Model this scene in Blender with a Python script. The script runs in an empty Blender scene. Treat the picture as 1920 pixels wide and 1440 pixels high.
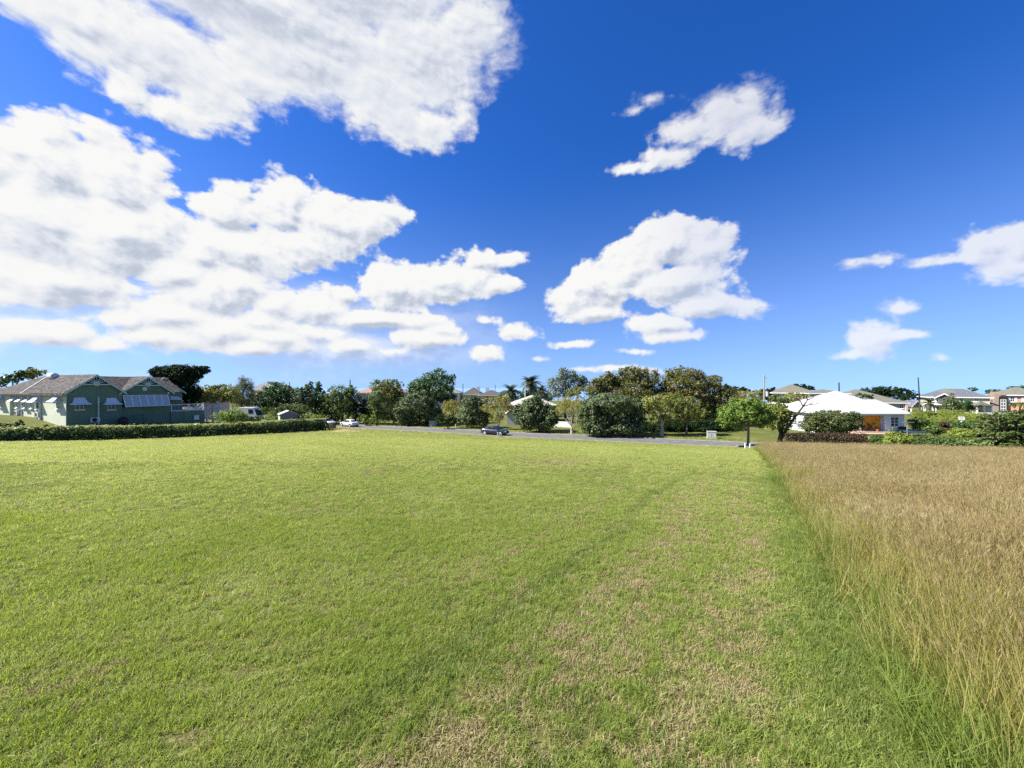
import bpy, math, random
import numpy as np
from mathutils import Vector, Matrix

# ------------------------------------------------------------------ camera, sky, sun, exposure
SC = bpy.context.scene
COL = SC.collection
PI = math.pi
F, YH, CX = 693.33, 727.0, 960.0          # focal length and horizon of the 1920x1440 photograph, in its pixels

cam_d = bpy.data.cameras.new('camera')
cam_d.sensor_width = 36.0
cam_d.lens = 13.0
cam_d.shift_y = 7.0 / 1920.0
cam_d.clip_start = 0.05
cam_d.clip_end = 60000.0
cam = bpy.data.objects.new('camera', cam_d)
COL.objects.link(cam)
cam.location = (0, 0, 0)
cam.rotation_euler = (PI / 2, 0, 0)
SC.camera = cam

SUN_DIR = Vector((-0.70, -0.07, 0.70)).normalized()     # towards the sun
SUN_EL = math.asin(SUN_DIR.z)
SUN_ROT = math.atan2(SUN_DIR.x, SUN_DIR.y)
SUN_POWER = 5.0
SKY_STRENGTH = 0.0605
CLOUD_LEVEL = 0.42
EXPOSURE = 1.22

sun_d = bpy.data.lights.new('sun', 'SUN')
sun_d.energy = SUN_POWER
sun_d.angle = math.radians(0.53)
sun_d.color = (1.0, 0.955, 0.88)
sun = bpy.data.objects.new('sun', sun_d)
COL.objects.link(sun)
sun.rotation_euler = (-SUN_DIR).to_track_quat('-Z', 'Y').to_euler()

SC.view_settings.view_transform = 'Standard'
SC.view_settings.look = 'None'
SC.view_settings.exposure = EXPOSURE
SC.view_settings.gamma = 1.0
SC.view_settings.use_curve_mapping = False
SC.render.engine = 'CYCLES'
SC.cycles.use_denoising = False
SC.cycles.use_adaptive_sampling = True
SC.cycles.adaptive_threshold = 0.006
SC.cycles.sample_clamp_indirect = 4.0
SC.cycles.max_bounces = 6
SC.cycles.diffuse_bounces = 3
SC.cycles.glossy_bounces = 2
SC.cycles.transmission_bounces = 4
SC.cycles.transparent_max_bounces = 4
SC.cycles.caustics_reflective = False
SC.cycles.caustics_refractive = False

# --- the clouds: soft ellipses (photograph pixels: centre, radii) turned into directions of the sky
CLOUDS = [
 # big cloud overhead
 (500,-170,520,200),(120,60,90,60),(740,200,80,70),(860,170,40,70),(250,130,70,50),(480,0,400,110),(300,90,170,80),(400,165,85,65),(560,100,200,95),(715,165,105,95),(800,95,140,130),
 (875,60,100,105),(170,40,150,75),(790,225,75,55),(690,215,50,40),(60,15,90,40),(230,150,70,45),(480,150,90,55),(330,200,90,25),
 # left pile
 (110,310,110,85),(215,335,95,85),(60,410,140,120),(200,430,135,90),(100,520,190,50),(285,340,42,50),(-20,330,90,75),(290,420,40,50),
 (430,390,55,48),(540,385,60,50),(620,420,80,60),(680,415,45,35),(735,400,28,14),(450,470,100,45),(560,465,70,36),(400,545,110,50),(330,510,90,45),
 # middle
 (600,580,80,28),(750,540,75,48),(830,528,70,42),(885,530,45,30),(905,483,36,16),(962,488,20,8),(690,598,140,16),(640,555,40,18),(930,535,32,12),
 # low banks
 (90,622,100,19),(40,556,70,22),(150,555,110,18),(200,645,50,10),(300,628,80,20),(410,612,90,32),(470,648,80,15),(565,645,22,10),
 (655,650,45,17),(730,657,36,9),(800,637,70,17),(835,620,34,12),(912,600,16,6),(915,663,28,12),(980,621,32,14),(1080,643,30,6),
 (500,600,60,22),(370,480,70,40),(440,530,80,40),(340,590,90,30),(505,565,50,30),(250,600,70,20),(520,630,60,18),(590,620,50,14),
 # right of the middle
 (1060,562,42,34),(1120,535,75,45),(1185,500,70,45),(1250,458,62,48),(1310,470,66,44),(1270,530,100,38),(1100,590,60,16),(1240,612,50,14),
 (1330,577,48,22),(1385,583,26,10),(1260,632,52,9),
 # lone cloud high on the right
 (1410,190,46,44),(1350,215,62,42),(1290,245,50,32),(1415,235,44,36),(1255,290,42,16),(1185,312,34,7),(1222,187,16,7),(1195,205,16,4),
 # right edge
 (1770,493,60,9),(1845,462,52,26),(1915,455,60,30),(1890,498,48,20),
 (1630,634,38,26),(1588,662,22,6),(1684,576,26,12),(1710,626,50,6),(1790,660,16,6),(1640,495,16,5),
 (1150,690,26,5),(1100,692,16,3),(1215,692,14,4),(1010,672,8,3),(1195,660,24,3),
 # beyond the frame, so that the sky goes on
 (-2400,-300,1600,500),(5200,-900,2600,900),(-500,200,300,120),(-400,480,260,90),(2600,300,300,110),(2500,560,200,60)]


def build_world():
    w = bpy.data.worlds.new('World')
    SC.world = w
    w.use_nodes = True
    w.cycles.sampling_method = 'NONE'
    nt = w.node_tree
    nt.nodes.clear()
    N = nt.nodes.new
    L = nt.links.new

    def math_(tree, op, a, b=None, c=None, clamp=False):
        n = tree.nodes.new('ShaderNodeMath')
        n.operation = op
        n.use_clamp = clamp
        for k, v in enumerate((a, b, c)):
            if v is None:
                continue
            if isinstance(v, (int, float)):
                n.inputs[k].default_value = v
            else:
                tree.links.new(v, n.inputs[k])
        return n.outputs[0]

    # group: signed density of the clouds at a sky position (azimuth, tangent of elevation)
    g = bpy.data.node_groups.new('cloud density', 'ShaderNodeTree')
    g.interface.new_socket('p', in_out='INPUT', socket_type='NodeSocketVector')
    g.interface.new_socket('d', in_out='OUTPUT', socket_type='NodeSocketFloat')
    gi = g.nodes.new('NodeGroupInput')
    go = g.nodes.new('NodeGroupOutput')
    warp = g.nodes.new('ShaderNodeTexNoise')
    warp.noise_dimensions = '2D'
    warp.inputs['Scale'].default_value = 6.0
    warp.inputs['Detail'].default_value = 3.0
    g.links.new(gi.outputs[0], warp.inputs['Vector'])
    wv = g.nodes.new('ShaderNodeVectorMath'); wv.operation = 'MULTIPLY_ADD'
    g.links.new(warp.outputs['Color'], wv.inputs[0])
    wv.inputs[1].default_value = (0.05, 0.03, 0.0)
    wv.inputs[2].default_value = (-0.025, -0.015, 0.0)
    pw = g.nodes.new('ShaderNodeVectorMath'); pw.operation = 'ADD'
    g.links.new(gi.outputs[0], pw.inputs[0]); g.links.new(wv.outputs[0], pw.inputs[1])
    acc = None
    for cx, cy, rx, ry in CLOUDS:
        u = math.atan((cx - CX) / F)
        cu = math.cos(u)
        ww = (YH - cy) / F * cu
        ru, rw = rx / F * cu * cu, ry / F * cu
        rbar = math.sqrt(ru * rw)
        ma = g.nodes.new('ShaderNodeVectorMath'); ma.operation = 'MULTIPLY_ADD'
        g.links.new(pw.outputs[0], ma.inputs[0])
        ma.inputs[1].default_value = (1 / ru, 1 / rw, 0)
        ma.inputs[2].default_value = (-u / ru, -ww / rw, 0)
        le = g.nodes.new('ShaderNodeVectorMath'); le.operation = 'LENGTH'
        g.links.new(ma.outputs[0], le.inputs[0])
        e = math_(g, 'MULTIPLY_ADD', le.outputs['Value'], rbar, -rbar)
        acc = e if acc is None else math_(g, 'SMOOTH_MIN', acc, e, 0.02)
    st = g.nodes.new('ShaderNodeVectorMath'); st.operation = 'MULTIPLY'
    st.inputs[1].default_value = (1.0, 1.25, 1.0)
    g.links.new(pw.outputs[0], st.inputs[0])

    def noise(scale, detail, rough):
        n = g.nodes.new('ShaderNodeTexNoise')
        n.noise_dimensions = '2D'
        n.inputs['Scale'].default_value = scale
        n.inputs['Detail'].default_value = detail
        n.inputs['Roughness'].default_value = rough
        g.links.new(st.outputs[0], n.inputs['Vector'])
        return math_(g, 'SUBTRACT', n.outputs['Fac'], 0.5)

    # rounded billows: cells of a fractal Voronoi field
    vo = g.nodes.new('ShaderNodeTexVoronoi')
    vo.voronoi_dimensions = '2D'
    vo.feature = 'SMOOTH_F1'
    vo.normalize = True
    vo.inputs['Scale'].default_value = 15.0
    vo.inputs['Detail'].default_value = 2.0
    vo.inputs['Roughness'].default_value = 0.45
    vo.inputs['Lacunarity'].default_value = 2.3
    vo.inputs['Smoothness'].default_value = 0.35
    g.links.new(st.outputs[0], vo.inputs['Vector'])
    bil = math_(g, 'SUBTRACT', 0.30, vo.outputs['Distance'])
    sep = g.nodes.new('ShaderNodeSeparateXYZ')
    g.links.new(gi.outputs[0], sep.inputs[0])
    ey = sep.outputs['Y']
    amp = math_(g, 'MINIMUM', math_(g, 'MULTIPLY_ADD', ey, 0.11, 0.038), 0.125)
    bamp = math_(g, 'MINIMUM', math_(g, 'MULTIPLY_ADD', ey, 0.12, 0.026), 0.075)
    nz = math_(g, 'MULTIPLY', noise(6.5, 7.0, 0.58), amp)
    nz = math_(g, 'MULTIPLY_ADD', bil, bamp, nz)
    nz = math_(g, 'MULTIPLY_ADD', noise(34.0, 4.0, 0.62), math_(g, 'MULTIPLY_ADD', ey, 0.03, 0.022), nz)
    d = math_(g, 'SUBTRACT', nz, acc)
    d = math_(g, 'ADD', d, math_(g, 'MULTIPLY_ADD', amp, 0.16, 0.003))
    g.links.new(d, go.inputs[0])

    tc = N('ShaderNodeTexCoord')
    sx = N('ShaderNodeSeparateXYZ')
    L(tc.outputs['Generated'], sx.inputs[0])
    x, y, z = sx.outputs
    az = math_(nt, 'ARCTAN2', x, y)
    hyp = math_(nt, 'SQRT', math_(nt, 'ADD', math_(nt, 'MULTIPLY', x, x), math_(nt, 'MULTIPLY', y, y)))
    el = math_(nt, 'DIVIDE', z, math_(nt, 'MAXIMUM', hyp, 0.02))
    cmb = N('ShaderNodeCombineXYZ')
    L(az, cmb.inputs[0]); L(el, cmb.inputs[1])
    g1 = N('ShaderNodeGroup'); g1.node_tree = g
    L(cmb.outputs[0], g1.inputs[0])
    off = N('ShaderNodeVectorMath'); off.operation = 'ADD'
    off.inputs[1].default_value = (-0.010, 0.016, 0.0)
    L(cmb.outputs[0], off.inputs[0])
    g2 = N('ShaderNodeGroup'); g2.node_tree = g
    L(off.outputs[0], g2.inputs[0])
    d1, d2 = g1.outputs[0], g2.outputs[0]

    def smooth(v, a, b, lo=0.0, hi=1.0):
        m = N('ShaderNodeMapRange'); m.interpolation_type = 'SMOOTHSTEP'
        L(v, m.inputs[0])
        for k, q in ((1, a), (2, b), (3, lo), (4, hi)):
            if isinstance(q, (int, float)):
                m.inputs[k].default_value = q
            else:
                L(q, m.inputs[k])
        return m.outputs[0]

    edge = smooth(el, 0.40, 1.0, 0.017, 0.115)
    alpha = smooth(d1, -0.004, edge)
    above = smooth(z, 0.0, 0.02)
    vn = N('ShaderNodeTexNoise')
    vn.noise_dimensions = '2D'
    vn.inputs['Scale'].default_value = 3.0
    vn.inputs['Detail'].default_value = 5.0
    vs = N('ShaderNodeVectorMath'); vs.operation = 'MULTIPLY'
    vs.inputs[1].default_value = (1.0, 3.0, 1.0)
    L(cmb.outputs[0], vs.inputs[0]); L(vs.outputs[0], vn.inputs['Vector'])
    veil = math_(nt, 'MULTIPLY', smooth(az, 0.12, -0.45, 0.0, 0.85), smooth(el, 0.30, 0.13))
    veil = math_(nt, 'MULTIPLY', veil, smooth(vn.outputs['Fac'], 0.22, 0.62))
    veil = math_(nt, 'MULTIPLY', veil, smooth(el, 0.03, 0.10, 0.25, 1.0))
    alpha = math_(nt, 'MULTIPLY', alpha, smooth(az, 0.28, 0.55, 1.0, 0.80))     # thinner clouds towards the right
    alpha = math_(nt, 'MAXIMUM', alpha, veil)
    alpha = math_(nt, 'MULTIPLY', alpha, above)
    # self-shading of the cloud mass: thinner towards the sun = brighter, thick cores = greyer
    diff = math_(nt, 'SUBTRACT', d1, d2)
    dirw = smooth(el, 0.35, 0.75, 28.0, 10.0)
    lit = math_(nt, 'MULTIPLY_ADD', diff, dirw, 0.62)
    core = smooth(d1, 0.02, 0.17, 0.0, 0.46)
    lit = math_(nt, 'SUBTRACT', lit, core)
    lit = smooth(lit, -0.50, 0.98)
    ramp = N('ShaderNodeValToRGB')
    cr = ramp.color_ramp
    cr.elements[0].position = 0.0;  cr.elements[0].color = (0.52, 0.58, 0.69, 1)
    cr.elements[1].position = 1.0;  cr.elements[1].color = (0.97, 0.97, 0.96, 1)
    e = cr.elements.new(0.42); e.color = (0.75, 0.79, 0.87, 1)
    L(lit, ramp.inputs[0])
    sky = N('ShaderNodeTexSky')
    sky.sky_type = 'NISHITA'
    sky.sun_disc = False
    sky.sun_elevation = SUN_EL
    sky.sun_rotation = SUN_ROT
    sky.altitude = 40
    sky.air_density = 1.0
    sky.dust_density = 0.6
    sky.ozone_density = 2.0
    # look a little above the true horizon, where the air is clear over the sea
    zc = math_(nt, 'MULTIPLY_ADD', math_(nt, 'MAXIMUM', z, 0.0), 0.93, 0.07)
    sv = N('ShaderNodeCombineXYZ')
    L(x, sv.inputs[0]); L(y, sv.inputs[1]); L(zc, sv.inputs[2])
    nv = N('ShaderNodeVectorMath'); nv.operation = 'NORMALIZE'
    L(sv.outputs[0], nv.inputs[0])
    L(nv.outputs[0], sky.inputs[0])
    hs = N('ShaderNodeHueSaturation')
    L(smooth(z, 0.02, 0.55, 0.80, 1.36), hs.inputs['Saturation'])
    hs.inputs['Value'].default_value = 1.0
    L(sky.outputs[0], hs.inputs['Color'])
    tint = N('ShaderNodeMix'); tint.data_type = 'RGBA'; tint.blend_type = 'MULTIPLY'
    tint.inputs['Factor'].default_value = 1.0
    L(hs.outputs[0], tint.inputs['A'])
    tint.inputs['B'].default_value = (0.60, 0.84, 1.36, 1)
    bg = N('ShaderNodeBackground')
    bg.inputs['Strength'].default_value = SKY_STRENGTH
    L(tint.outputs['Result'], bg.inputs['Color'])
    bgc = N('ShaderNodeBackground')
    bgc.inputs['Strength'].default_value = CLOUD_LEVEL
    L(ramp.outputs[0], bgc.inputs['Color'])
    mix = N('ShaderNodeMixShader')
    L(alpha, mix.inputs[0]); L(bg.outputs[0], mix.inputs[1]); L(bgc.outputs[0], mix.inputs[2])
    out = N('ShaderNodeOutputWorld')
    L(mix.outputs[0], out.inputs['Surface'])


build_world()

# ------------------------------------------------------------------ helpers: materials
def rgb(c):
    return (c[0], c[1], c[2], 1.0)


MATS = {}


def mat(name, c1, c2=None, rough=0.7, scale=3.0, detail=4.0, bump=0.0, bscale=None, spec=0.3, metal=0.0, stops=(0.35, 0.65), coat=0.0):
    """Principled surface whose colour varies with noise between c1 and c2."""
    if name in MATS:
        return MATS[name]
    m = bpy.data.materials.new(name)
    MATS[name] = m
    m.use_nodes = True
    nt = m.node_tree
    b = nt.nodes['Principled BSDF']
    b.inputs['Roughness'].default_value = rough
    b.inputs['Specular IOR Level'].default_value = spec
    b.inputs['Metallic'].default_value = metal
    b.inputs['Coat Weight'].default_value = coat
    b.inputs['Coat Roughness'].default_value = 0.05
    c2 = c2 or tuple(v * 0.86 for v in c1)
    tc = nt.nodes.new('ShaderNodeNewGeometry')
    no = nt.nodes.new('ShaderNodeTexNoise')
    no.inputs['Scale'].default_value = scale
    no.inputs['Detail'].default_value = detail
    nt.links.new(tc.outputs['Position'], no.inputs['Vector'])
    r = nt.nodes.new('ShaderNodeValToRGB')
    r.color_ramp.elements[0].position = stops[0]; r.color_ramp.elements[0].color = rgb(c1)
    r.color_ramp.elements[1].position = stops[1]; r.color_ramp.elements[1].color = rgb(c2)
    nt.links.new(no.outputs['Fac'], r.inputs[0])
    nt.links.new(r.outputs[0], b.inputs['Base Color'])
    if bump:
        nb = nt.nodes.new('ShaderNodeTexNoise')
        nb.inputs['Scale'].default_value = bscale or scale * 6
        nb.inputs['Detail'].default_value = 3
        nt.links.new(tc.outputs['Position'], nb.inputs['Vector'])
        bu = nt.nodes.new('ShaderNodeBump')
        bu.inputs['Strength'].default_value = bump
        bu.inputs['Distance'].default_value = 0.05
        nt.links.new(nb.outputs['Fac'], bu.inputs['Height'])
        nt.links.new(bu.outputs[0], b.inputs['Normal'])
    return m


def leaf_mat(name, c1, c2, c3=None, trans=0.35, rough=0.45, spec=0.35, wscale=0.6, use_inst=False):
    """Leaf: colour picked per leaf (c1..c2, a few c3), light shining through."""
    m = bpy.data.materials.new(name)
    MATS[name] = m
    m.use_nodes = True
    nt = m.node_tree
    b = nt.nodes['Principled BSDF']
    out = nt.nodes['Material Output']
    b.inputs['Roughness'].default_value = rough
    b.inputs['Specular IOR Level'].default_value = spec
    ge = nt.nodes.new('ShaderNodeNewGeometry')
    r = nt.nodes.new('ShaderNodeValToRGB')
    cr = r.color_ramp
    cr.elements[0].position = 0.0; cr.elements[0].color = rgb(c1)
    cr.elements[1].position = 0.86; cr.elements[1].color = rgb(c2)
    e = cr.elements.new(1.0); e.color = rgb(c3 or c2)
    if c3:
        e2 = cr.elements.new(0.9); e2.color = rgb(c3)
    no = nt.nodes.new('ShaderNodeTexNoise')
    no.inputs['Scale'].default_value = wscale
    no.inputs['Detail'].default_value = 2
    nt.links.new(ge.outputs['Position'], no.inputs['Vector'])
    mx = nt.nodes.new('ShaderNodeMath'); mx.operation = 'MULTIPLY_ADD'
    nt.links.new(no.outputs['Fac'], mx.inputs[0])
    mx.inputs[1].default_value = 0.9
    sub = nt.nodes.new('ShaderNodeMath'); sub.operation = 'MULTIPLY_ADD'
    if use_inst:
        oi = nt.nodes.new('ShaderNodeObjectInfo')
        ad = nt.nodes.new('ShaderNodeMath'); ad.operation = 'ADD'
        nt.links.new(oi.outputs['Random'], ad.inputs[0])
        nt.links.new(ge.outputs['Random Per Island'], ad.inputs[1])
        fr = nt.nodes.new('ShaderNodeMath'); fr.operation = 'FRACT'
        nt.links.new(ad.outputs[0], fr.inputs[0])
        rnd = fr.outputs[0]
    else:
        rnd = ge.outputs['Random Per Island']
    nt.links.new(rnd, sub.inputs[0])
    sub.inputs[1].default_value = 0.75
    sub.inputs[2].default_value = -0.33
    nt.links.new(sub.outputs[0], mx.inputs[2])
    nt.links.new(mx.outputs[0], r.inputs[0])
    nt.links.new(r.outputs[0], b.inputs['Base Color'])
    tr = nt.nodes.new('ShaderNodeBsdfTranslucent')
    hs = nt.nodes.new('ShaderNodeHueSaturation')
    hs.inputs['Hue'].default_value = 0.485
    hs.inputs['Saturation'].default_value = 1.1
    hs.inputs['Value'].default_value = 1.35
    nt.links.new(r.outputs[0], hs.inputs['Color'])
    nt.links.new(hs.outputs[0], tr.inputs['Color'])
    ms = nt.nodes.new('ShaderNodeMixShader')
    ms.inputs[0].default_value = trans
    nt.links.new(b.outputs[0], ms.inputs[1])
    nt.links.new(tr.outputs[0], ms.inputs[2])
    nt.links.new(ms.outputs[0], out.inputs['Surface'])
    return m


# ------------------------------------------------------------------ helpers: meshes
class MB:
    """Collects faces and links them as one mesh object."""
    def __init__(self):
        self.v, self.f = [], []

    def add(self, vs, fs, M=None):
        o = len(self.v)
        for p in vs:
            p = Vector(p)
            self.v.append(tuple(M @ p if M is not None else p))
        self.f += [tuple(i + o for i in f) for f in fs]
        return self

    def box(self, x0, x1, y0, y1, z0, z1, M=None):
        vs = [(x0, y0, z0), (x1, y0, z0), (x1, y1, z0), (x0, y1, z0), (x0, y0, z1), (x1, y0, z1), (x1, y1, z1), (x0, y1, z1)]
        return self.add(vs, [(0, 3, 2, 1), (4, 5, 6, 7), (0, 1, 5, 4), (1, 2, 6, 5), (2, 3, 7, 6), (3, 0, 4, 7)], M)

    def bar(self, a, b, w, h=None, up=(0, 0, 1)):
        """A square bar from a to b."""
        a, b = Vector(a), Vector(b)
        h = h or w
        d = (b - a)
        L = d.length
        d.normalize()
        s = d.cross(Vector(up))
        if s.length < 1e-4:
            s = d.cross(Vector((0, 1, 0)))
        s.normalize()
        u = s.cross(d)
        M = Matrix((s, d, u)).transposed().to_4x4()
        M.translation = a
        return self.box(-w / 2, w / 2, 0, L, -h / 2, h / 2, M)

    def tube(self, pts, rad, n=8, cap=True):
        pts = [Vector(p) for p in pts]
        rings = []
        for i, p in enumerate(pts):
            d = (pts[min(i + 1, len(pts) - 1)] - pts[max(i - 1, 0)]).normalized()
            s = d.cross(Vector((0.13, 0.97, 0.05)))
            if s.length < 1e-3:
                s = d.cross(Vector((1, 0, 0)))
            s.normalize()
            u = s.cross(d)
            r = rad[i] if isinstance(rad, (list, tuple)) else rad
            rings.append([p + (s * math.cos(2 * PI * k / n) + u * math.sin(2 * PI * k / n)) * r for k in range(n)])
        vs = [q for r in rings for q in r]
        fs = []
        for i in range(len(pts) - 1):
            for k in range(n):
                a, b = i * n + k, i * n + (k + 1) % n
                fs.append((a, b, b + n, a + n))
        if cap:
            fs.append(tuple(range(n - 1, -1, -1)))
            fs.append(tuple((len(pts) - 1) * n + k for k in range(n)))
        return self.add(vs, fs)

    def prism(self, poly, M, depth):
        """poly: (x, z) outline; extruded along +y of M by depth."""
        n = len(poly)
        vs = [(p[0], 0, p[1]) for p in poly] + [(p[0], depth, p[1]) for p in poly]
        fs = [tuple(range(n)), tuple(range(2 * n - 1, n - 1, -1))]
        for k in range(n):
            j = (k + 1) % n
            fs.append((k, k + n, j + n, j))
        return self.add(vs, fs, M)

    def build(self, name, m, parent=None, smooth=False):
        me = bpy.data.meshes.new(name)
        me.from_pydata(self.v, [], self.f)
        me.validate(clean_customdata=False)
        if m is not None:
            me.materials.append(m)
        if smooth:
            for p in me.polygons:
                p.use_smooth = True
        o = bpy.data.objects.new(name, me)
        COL.objects.link(o)
        if parent is not None:
            o.parent = parent
        return o


def np_mesh(name, v, f, m, parent=None, link=True):
    """Mesh object of quads from numpy arrays (unused points dropped)."""
    used = np.unique(f)
    if len(used) < len(v):
        mp = np.zeros(len(v), dtype=np.int64); mp[used] = np.arange(len(used))
        v, f = v[used], mp[f]
    me = bpy.data.meshes.new(name)
    nf, k = f.shape
    me.vertices.add(len(v)); me.vertices.foreach_set('co', np.ascontiguousarray(v, dtype=np.float32).ravel())
    me.loops.add(nf * k); me.loops.foreach_set('vertex_index', f.astype(np.int32).ravel())
    me.polygons.add(nf)
    me.polygons.foreach_set('loop_start', np.arange(0, nf * k, k, dtype=np.int32))
    me.update(calc_edges=True)
    if m is not None:
        me.materials.append(m)
    o = bpy.data.objects.new(name, me)
    if link:
        COL.objects.link(o)
    if parent is not None:
        o.parent = parent
    return o


def tag(o, label=None, cat=None, group=None, kind=None):
    if label: o['label'] = label
    if cat: o['category'] = cat
    if group: o['group'] = group
    if kind: o['kind'] = kind
    return o


def empty(name, loc, label, cat, group=None, rz=0.0):
    o = bpy.data.objects.new(name, None)
    o.empty_display_size = 0.3
    COL.objects.link(o)
    o.location = loc
    o.rotation_euler = (0, 0, rz)
    return tag(o, label, cat, group)


# ------------------------------------------------------------------ terrain: smooth surface through measured points
TP = np.array([
 (0, 0, -1.7), (-7, 0, -1.58), (7, 0, -1.82), (0, -15, -0.3), (-20, -10, -0.5), (20, -10, -1.2),
 (0, 14, -3.07), (-14, 14, -2.85), (10.5, 14, -3.25), (0, 28, -4.45), (-20, 28, -4.25), (25, 22, -4.35),
 (-41.6, 30, -4.33), (-41, 34, -4.86), (-39.3, 44, -5.78), (-36.5, 55, -6.67), (-34.8, 67, -7.54), (-20, 50, -6.5),
 (-55.5, 46, -4.98), (-69, 50, -3.8), (-63.6, 49, -4.0), (-80, 53, -3.7), (-50, 56, -5.4), (-46, 50, -5.5),
 (-30, 72, -7.9), (-0.8, 57.5, -7.55), (23, 47, -7.25), (27.3, 43, -6.9), (-2, 62, -7.6), (-19, 73, -7.9), (-31, 80, -8.1), (12, 53, -7.4),
 (34.8, 46.4, -7.1), (49.9, 36, -6.34), (45, 29, -5.6), (40, 38, -6.5),
 (57, 56, -6.87), (46, 62, -7.1), (75, 60, -6.6), (68, 54, -6.6), (15, 62, -7.4), (30, 60, -7.2), (72, 40, -6.1),
 (0, 80, -7.8), (-60, 85, -7.8), (40, 85, -7.3), (100, 80, -6.6), (-110, 70, -4.5),
 (0, 120, -7.8), (-60, 120, -7.5), (80, 115, -7.0), (150, 110, -6.6), (-130, 120, -6), (0, 220, -9), (-220, 220, -9), (260, 220, -9),
 (0, -70, 3), (-70, -60, 2.5), (70, -60, 1.5), (90, 10, -4.0), (-90, 10, -1.5), (50, 15, -3.9), (-45, 12, -2.7)], dtype=float)


def _tps_fit(P):
    n = len(P)
    xy = P[:, :2] / 50.0
    d = np.linalg.norm(xy[:, None] - xy[None], axis=2)
    K = np.where(d > 0, d * d * np.log(d + 1e-12), 0.0) + np.eye(n) * 0.003
    A = np.zeros((n + 3, n + 3))
    A[:n, :n] = K
    A[:n, n] = 1; A[:n, n + 1:] = xy
    A[n, :n] = 1; A[n + 1:, :n] = xy.T
    return np.linalg.solve(A, np.concatenate([P[:, 2], np.zeros(3)]))


TW = _tps_fit(TP)
TXY = TP[:, :2] / 50.0


def ground(x, y):
    """Ground height, arrays or numbers."""
    x = np.asarray(x, dtype=float); y = np.asarray(y, dtype=float)
    sh = x.shape
    q = np.stack([x.ravel(), y.ravel()], 1) / 50.0
    r = np.linalg.norm(q * 50.0, axis=1)
    lim = np.minimum(1.0, 215.0 / np.maximum(r, 1e-6))
    qc = q * lim[:, None]
    d = np.linalg.norm(qc[:, None] - TXY[None], axis=2)
    z = np.where(d > 0, d * d * np.log(d + 1e-12), 0.0) @ TW[:-3] + TW[-3] + qc @ TW[-2:]
    far = np.clip((r - 260) / 1500.0, 0, 1)
    z = z * (1 - far) + far * -70.0
    return z.reshape(sh)


def gz(x, y):
    return float(ground(np.array([x]), np.array([y]))[0])


def pix(px, py, Y):
    """Point at depth Y that the photograph shows at (px, py)."""
    return Vector(((px - CX) / F * Y, Y, -(py - YH) / F * Y))


_YS = np.concatenate([np.arange(1.2, 30, 0.1), np.arange(30, 200, 0.25)])


def foot(px, py):
    """Where the line of sight through (px, py) meets the ground."""
    X = (px - CX) / F * _YS
    dz = -(py - YH) / F * _YS - ground(X, _YS)
    k = np.where(dz < 0)[0]
    i = k[0] if len(k) else len(_YS) - 1
    return Vector((X[i], _YS[i], float(ground(X[i:i + 1], _YS[i:i + 1])[0])))


def vnoise(x, y, seed=0):
    """Smooth value noise 0..1."""
    xi = np.floor(x).astype(np.int64); yi = np.floor(y).astype(np.int64)
    fx = x - xi; fy = y - yi
    fx = fx * fx * (3 - 2 * fx); fy = fy * fy * (3 - 2 * fy)

    def h(a, b):
        n = (a * 374761393 + b * 668265263 + seed * 1442695041) & 0xFFFFFFFF
        n = ((n ^ (n >> 13)) * 1274126177) & 0xFFFFFFFF
        return ((n ^ (n >> 16)) & 0xFFFF) / 65535.0
    return (h(xi, yi) * (1 - fx) + h(xi + 1, yi) * fx) * (1 - fy) + (h(xi, yi + 1) * (1 - fx) + h(xi + 1, yi + 1) * fx) * fy


def fbm(x, y, seed=0, o=4):
    s, a, t = 0, 0.5, 0
    for k in range(o):
        s = s + a * vnoise(x * 2 ** k, y * 2 ** k, seed + k); t += a; a *= 0.55
    return s / t


# the boundary between mown lawn and tall dry grass: X = 1.05 + 0.64 Y; s < 0.9 is lawn
BX, BY = 0.842, -0.539


def side(x, y):
    return x * BX + y * BY - 0.884 + 0.06 * np.sin(y * 1.7) + 0.05 * np.sin(y * 0.63 + 1)


ROAD = [(-110, 118), (-75, 99), (-34, 77.3), (-1, 60.0), (10, 55.0), (22.5, 49.4), (31, 44.4), (47, 33.5), (70, 17.5), (110, -8)]
_R = np.array(ROAD, dtype=float)


def smooth_line(P, n=14):
    """Catmull-Rom through P."""
    P = [np.array(p, dtype=float) for p in P]
    out = []
    for i in range(len(P) - 1):
        p0, p1, p2, p3 = P[max(i - 1, 0)], P[i], P[i + 1], P[min(i + 2, len(P) - 1)]
        for k in range(n):
            t = k / n
            out.append(0.5 * (2 * p1 + (p2 - p0) * t + (2 * p0 - 5 * p1 + 4 * p2 - p3) * t * t + (3 * p1 - p0 - 3 * p2 + p3) * t ** 3))
    out.append(P[-1])
    return np.array(out)


RL = smooth_line(ROAD)
RT = np.gradient(RL, axis=0); RT /= np.linalg.norm(RT, axis=1)[:, None]
RN = np.stack([-RT[:, 1], RT[:, 0]], 1)          # to the far side of the road


def road_off(x, y):
    """Signed distance from the road's centre line (positive beyond it)."""
    P = np.stack([np.ravel(x), np.ravel(y)], 1)
    d = np.linalg.norm(P[:, None] - RL[None], axis=2)
    i = d.argmin(1)
    s = ((P - RL[i]) * RN[i]).sum(1)
    return np.where(d.min(1) > 8, np.sign(s) * d.min(1), s).reshape(np.shape(x))


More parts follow.
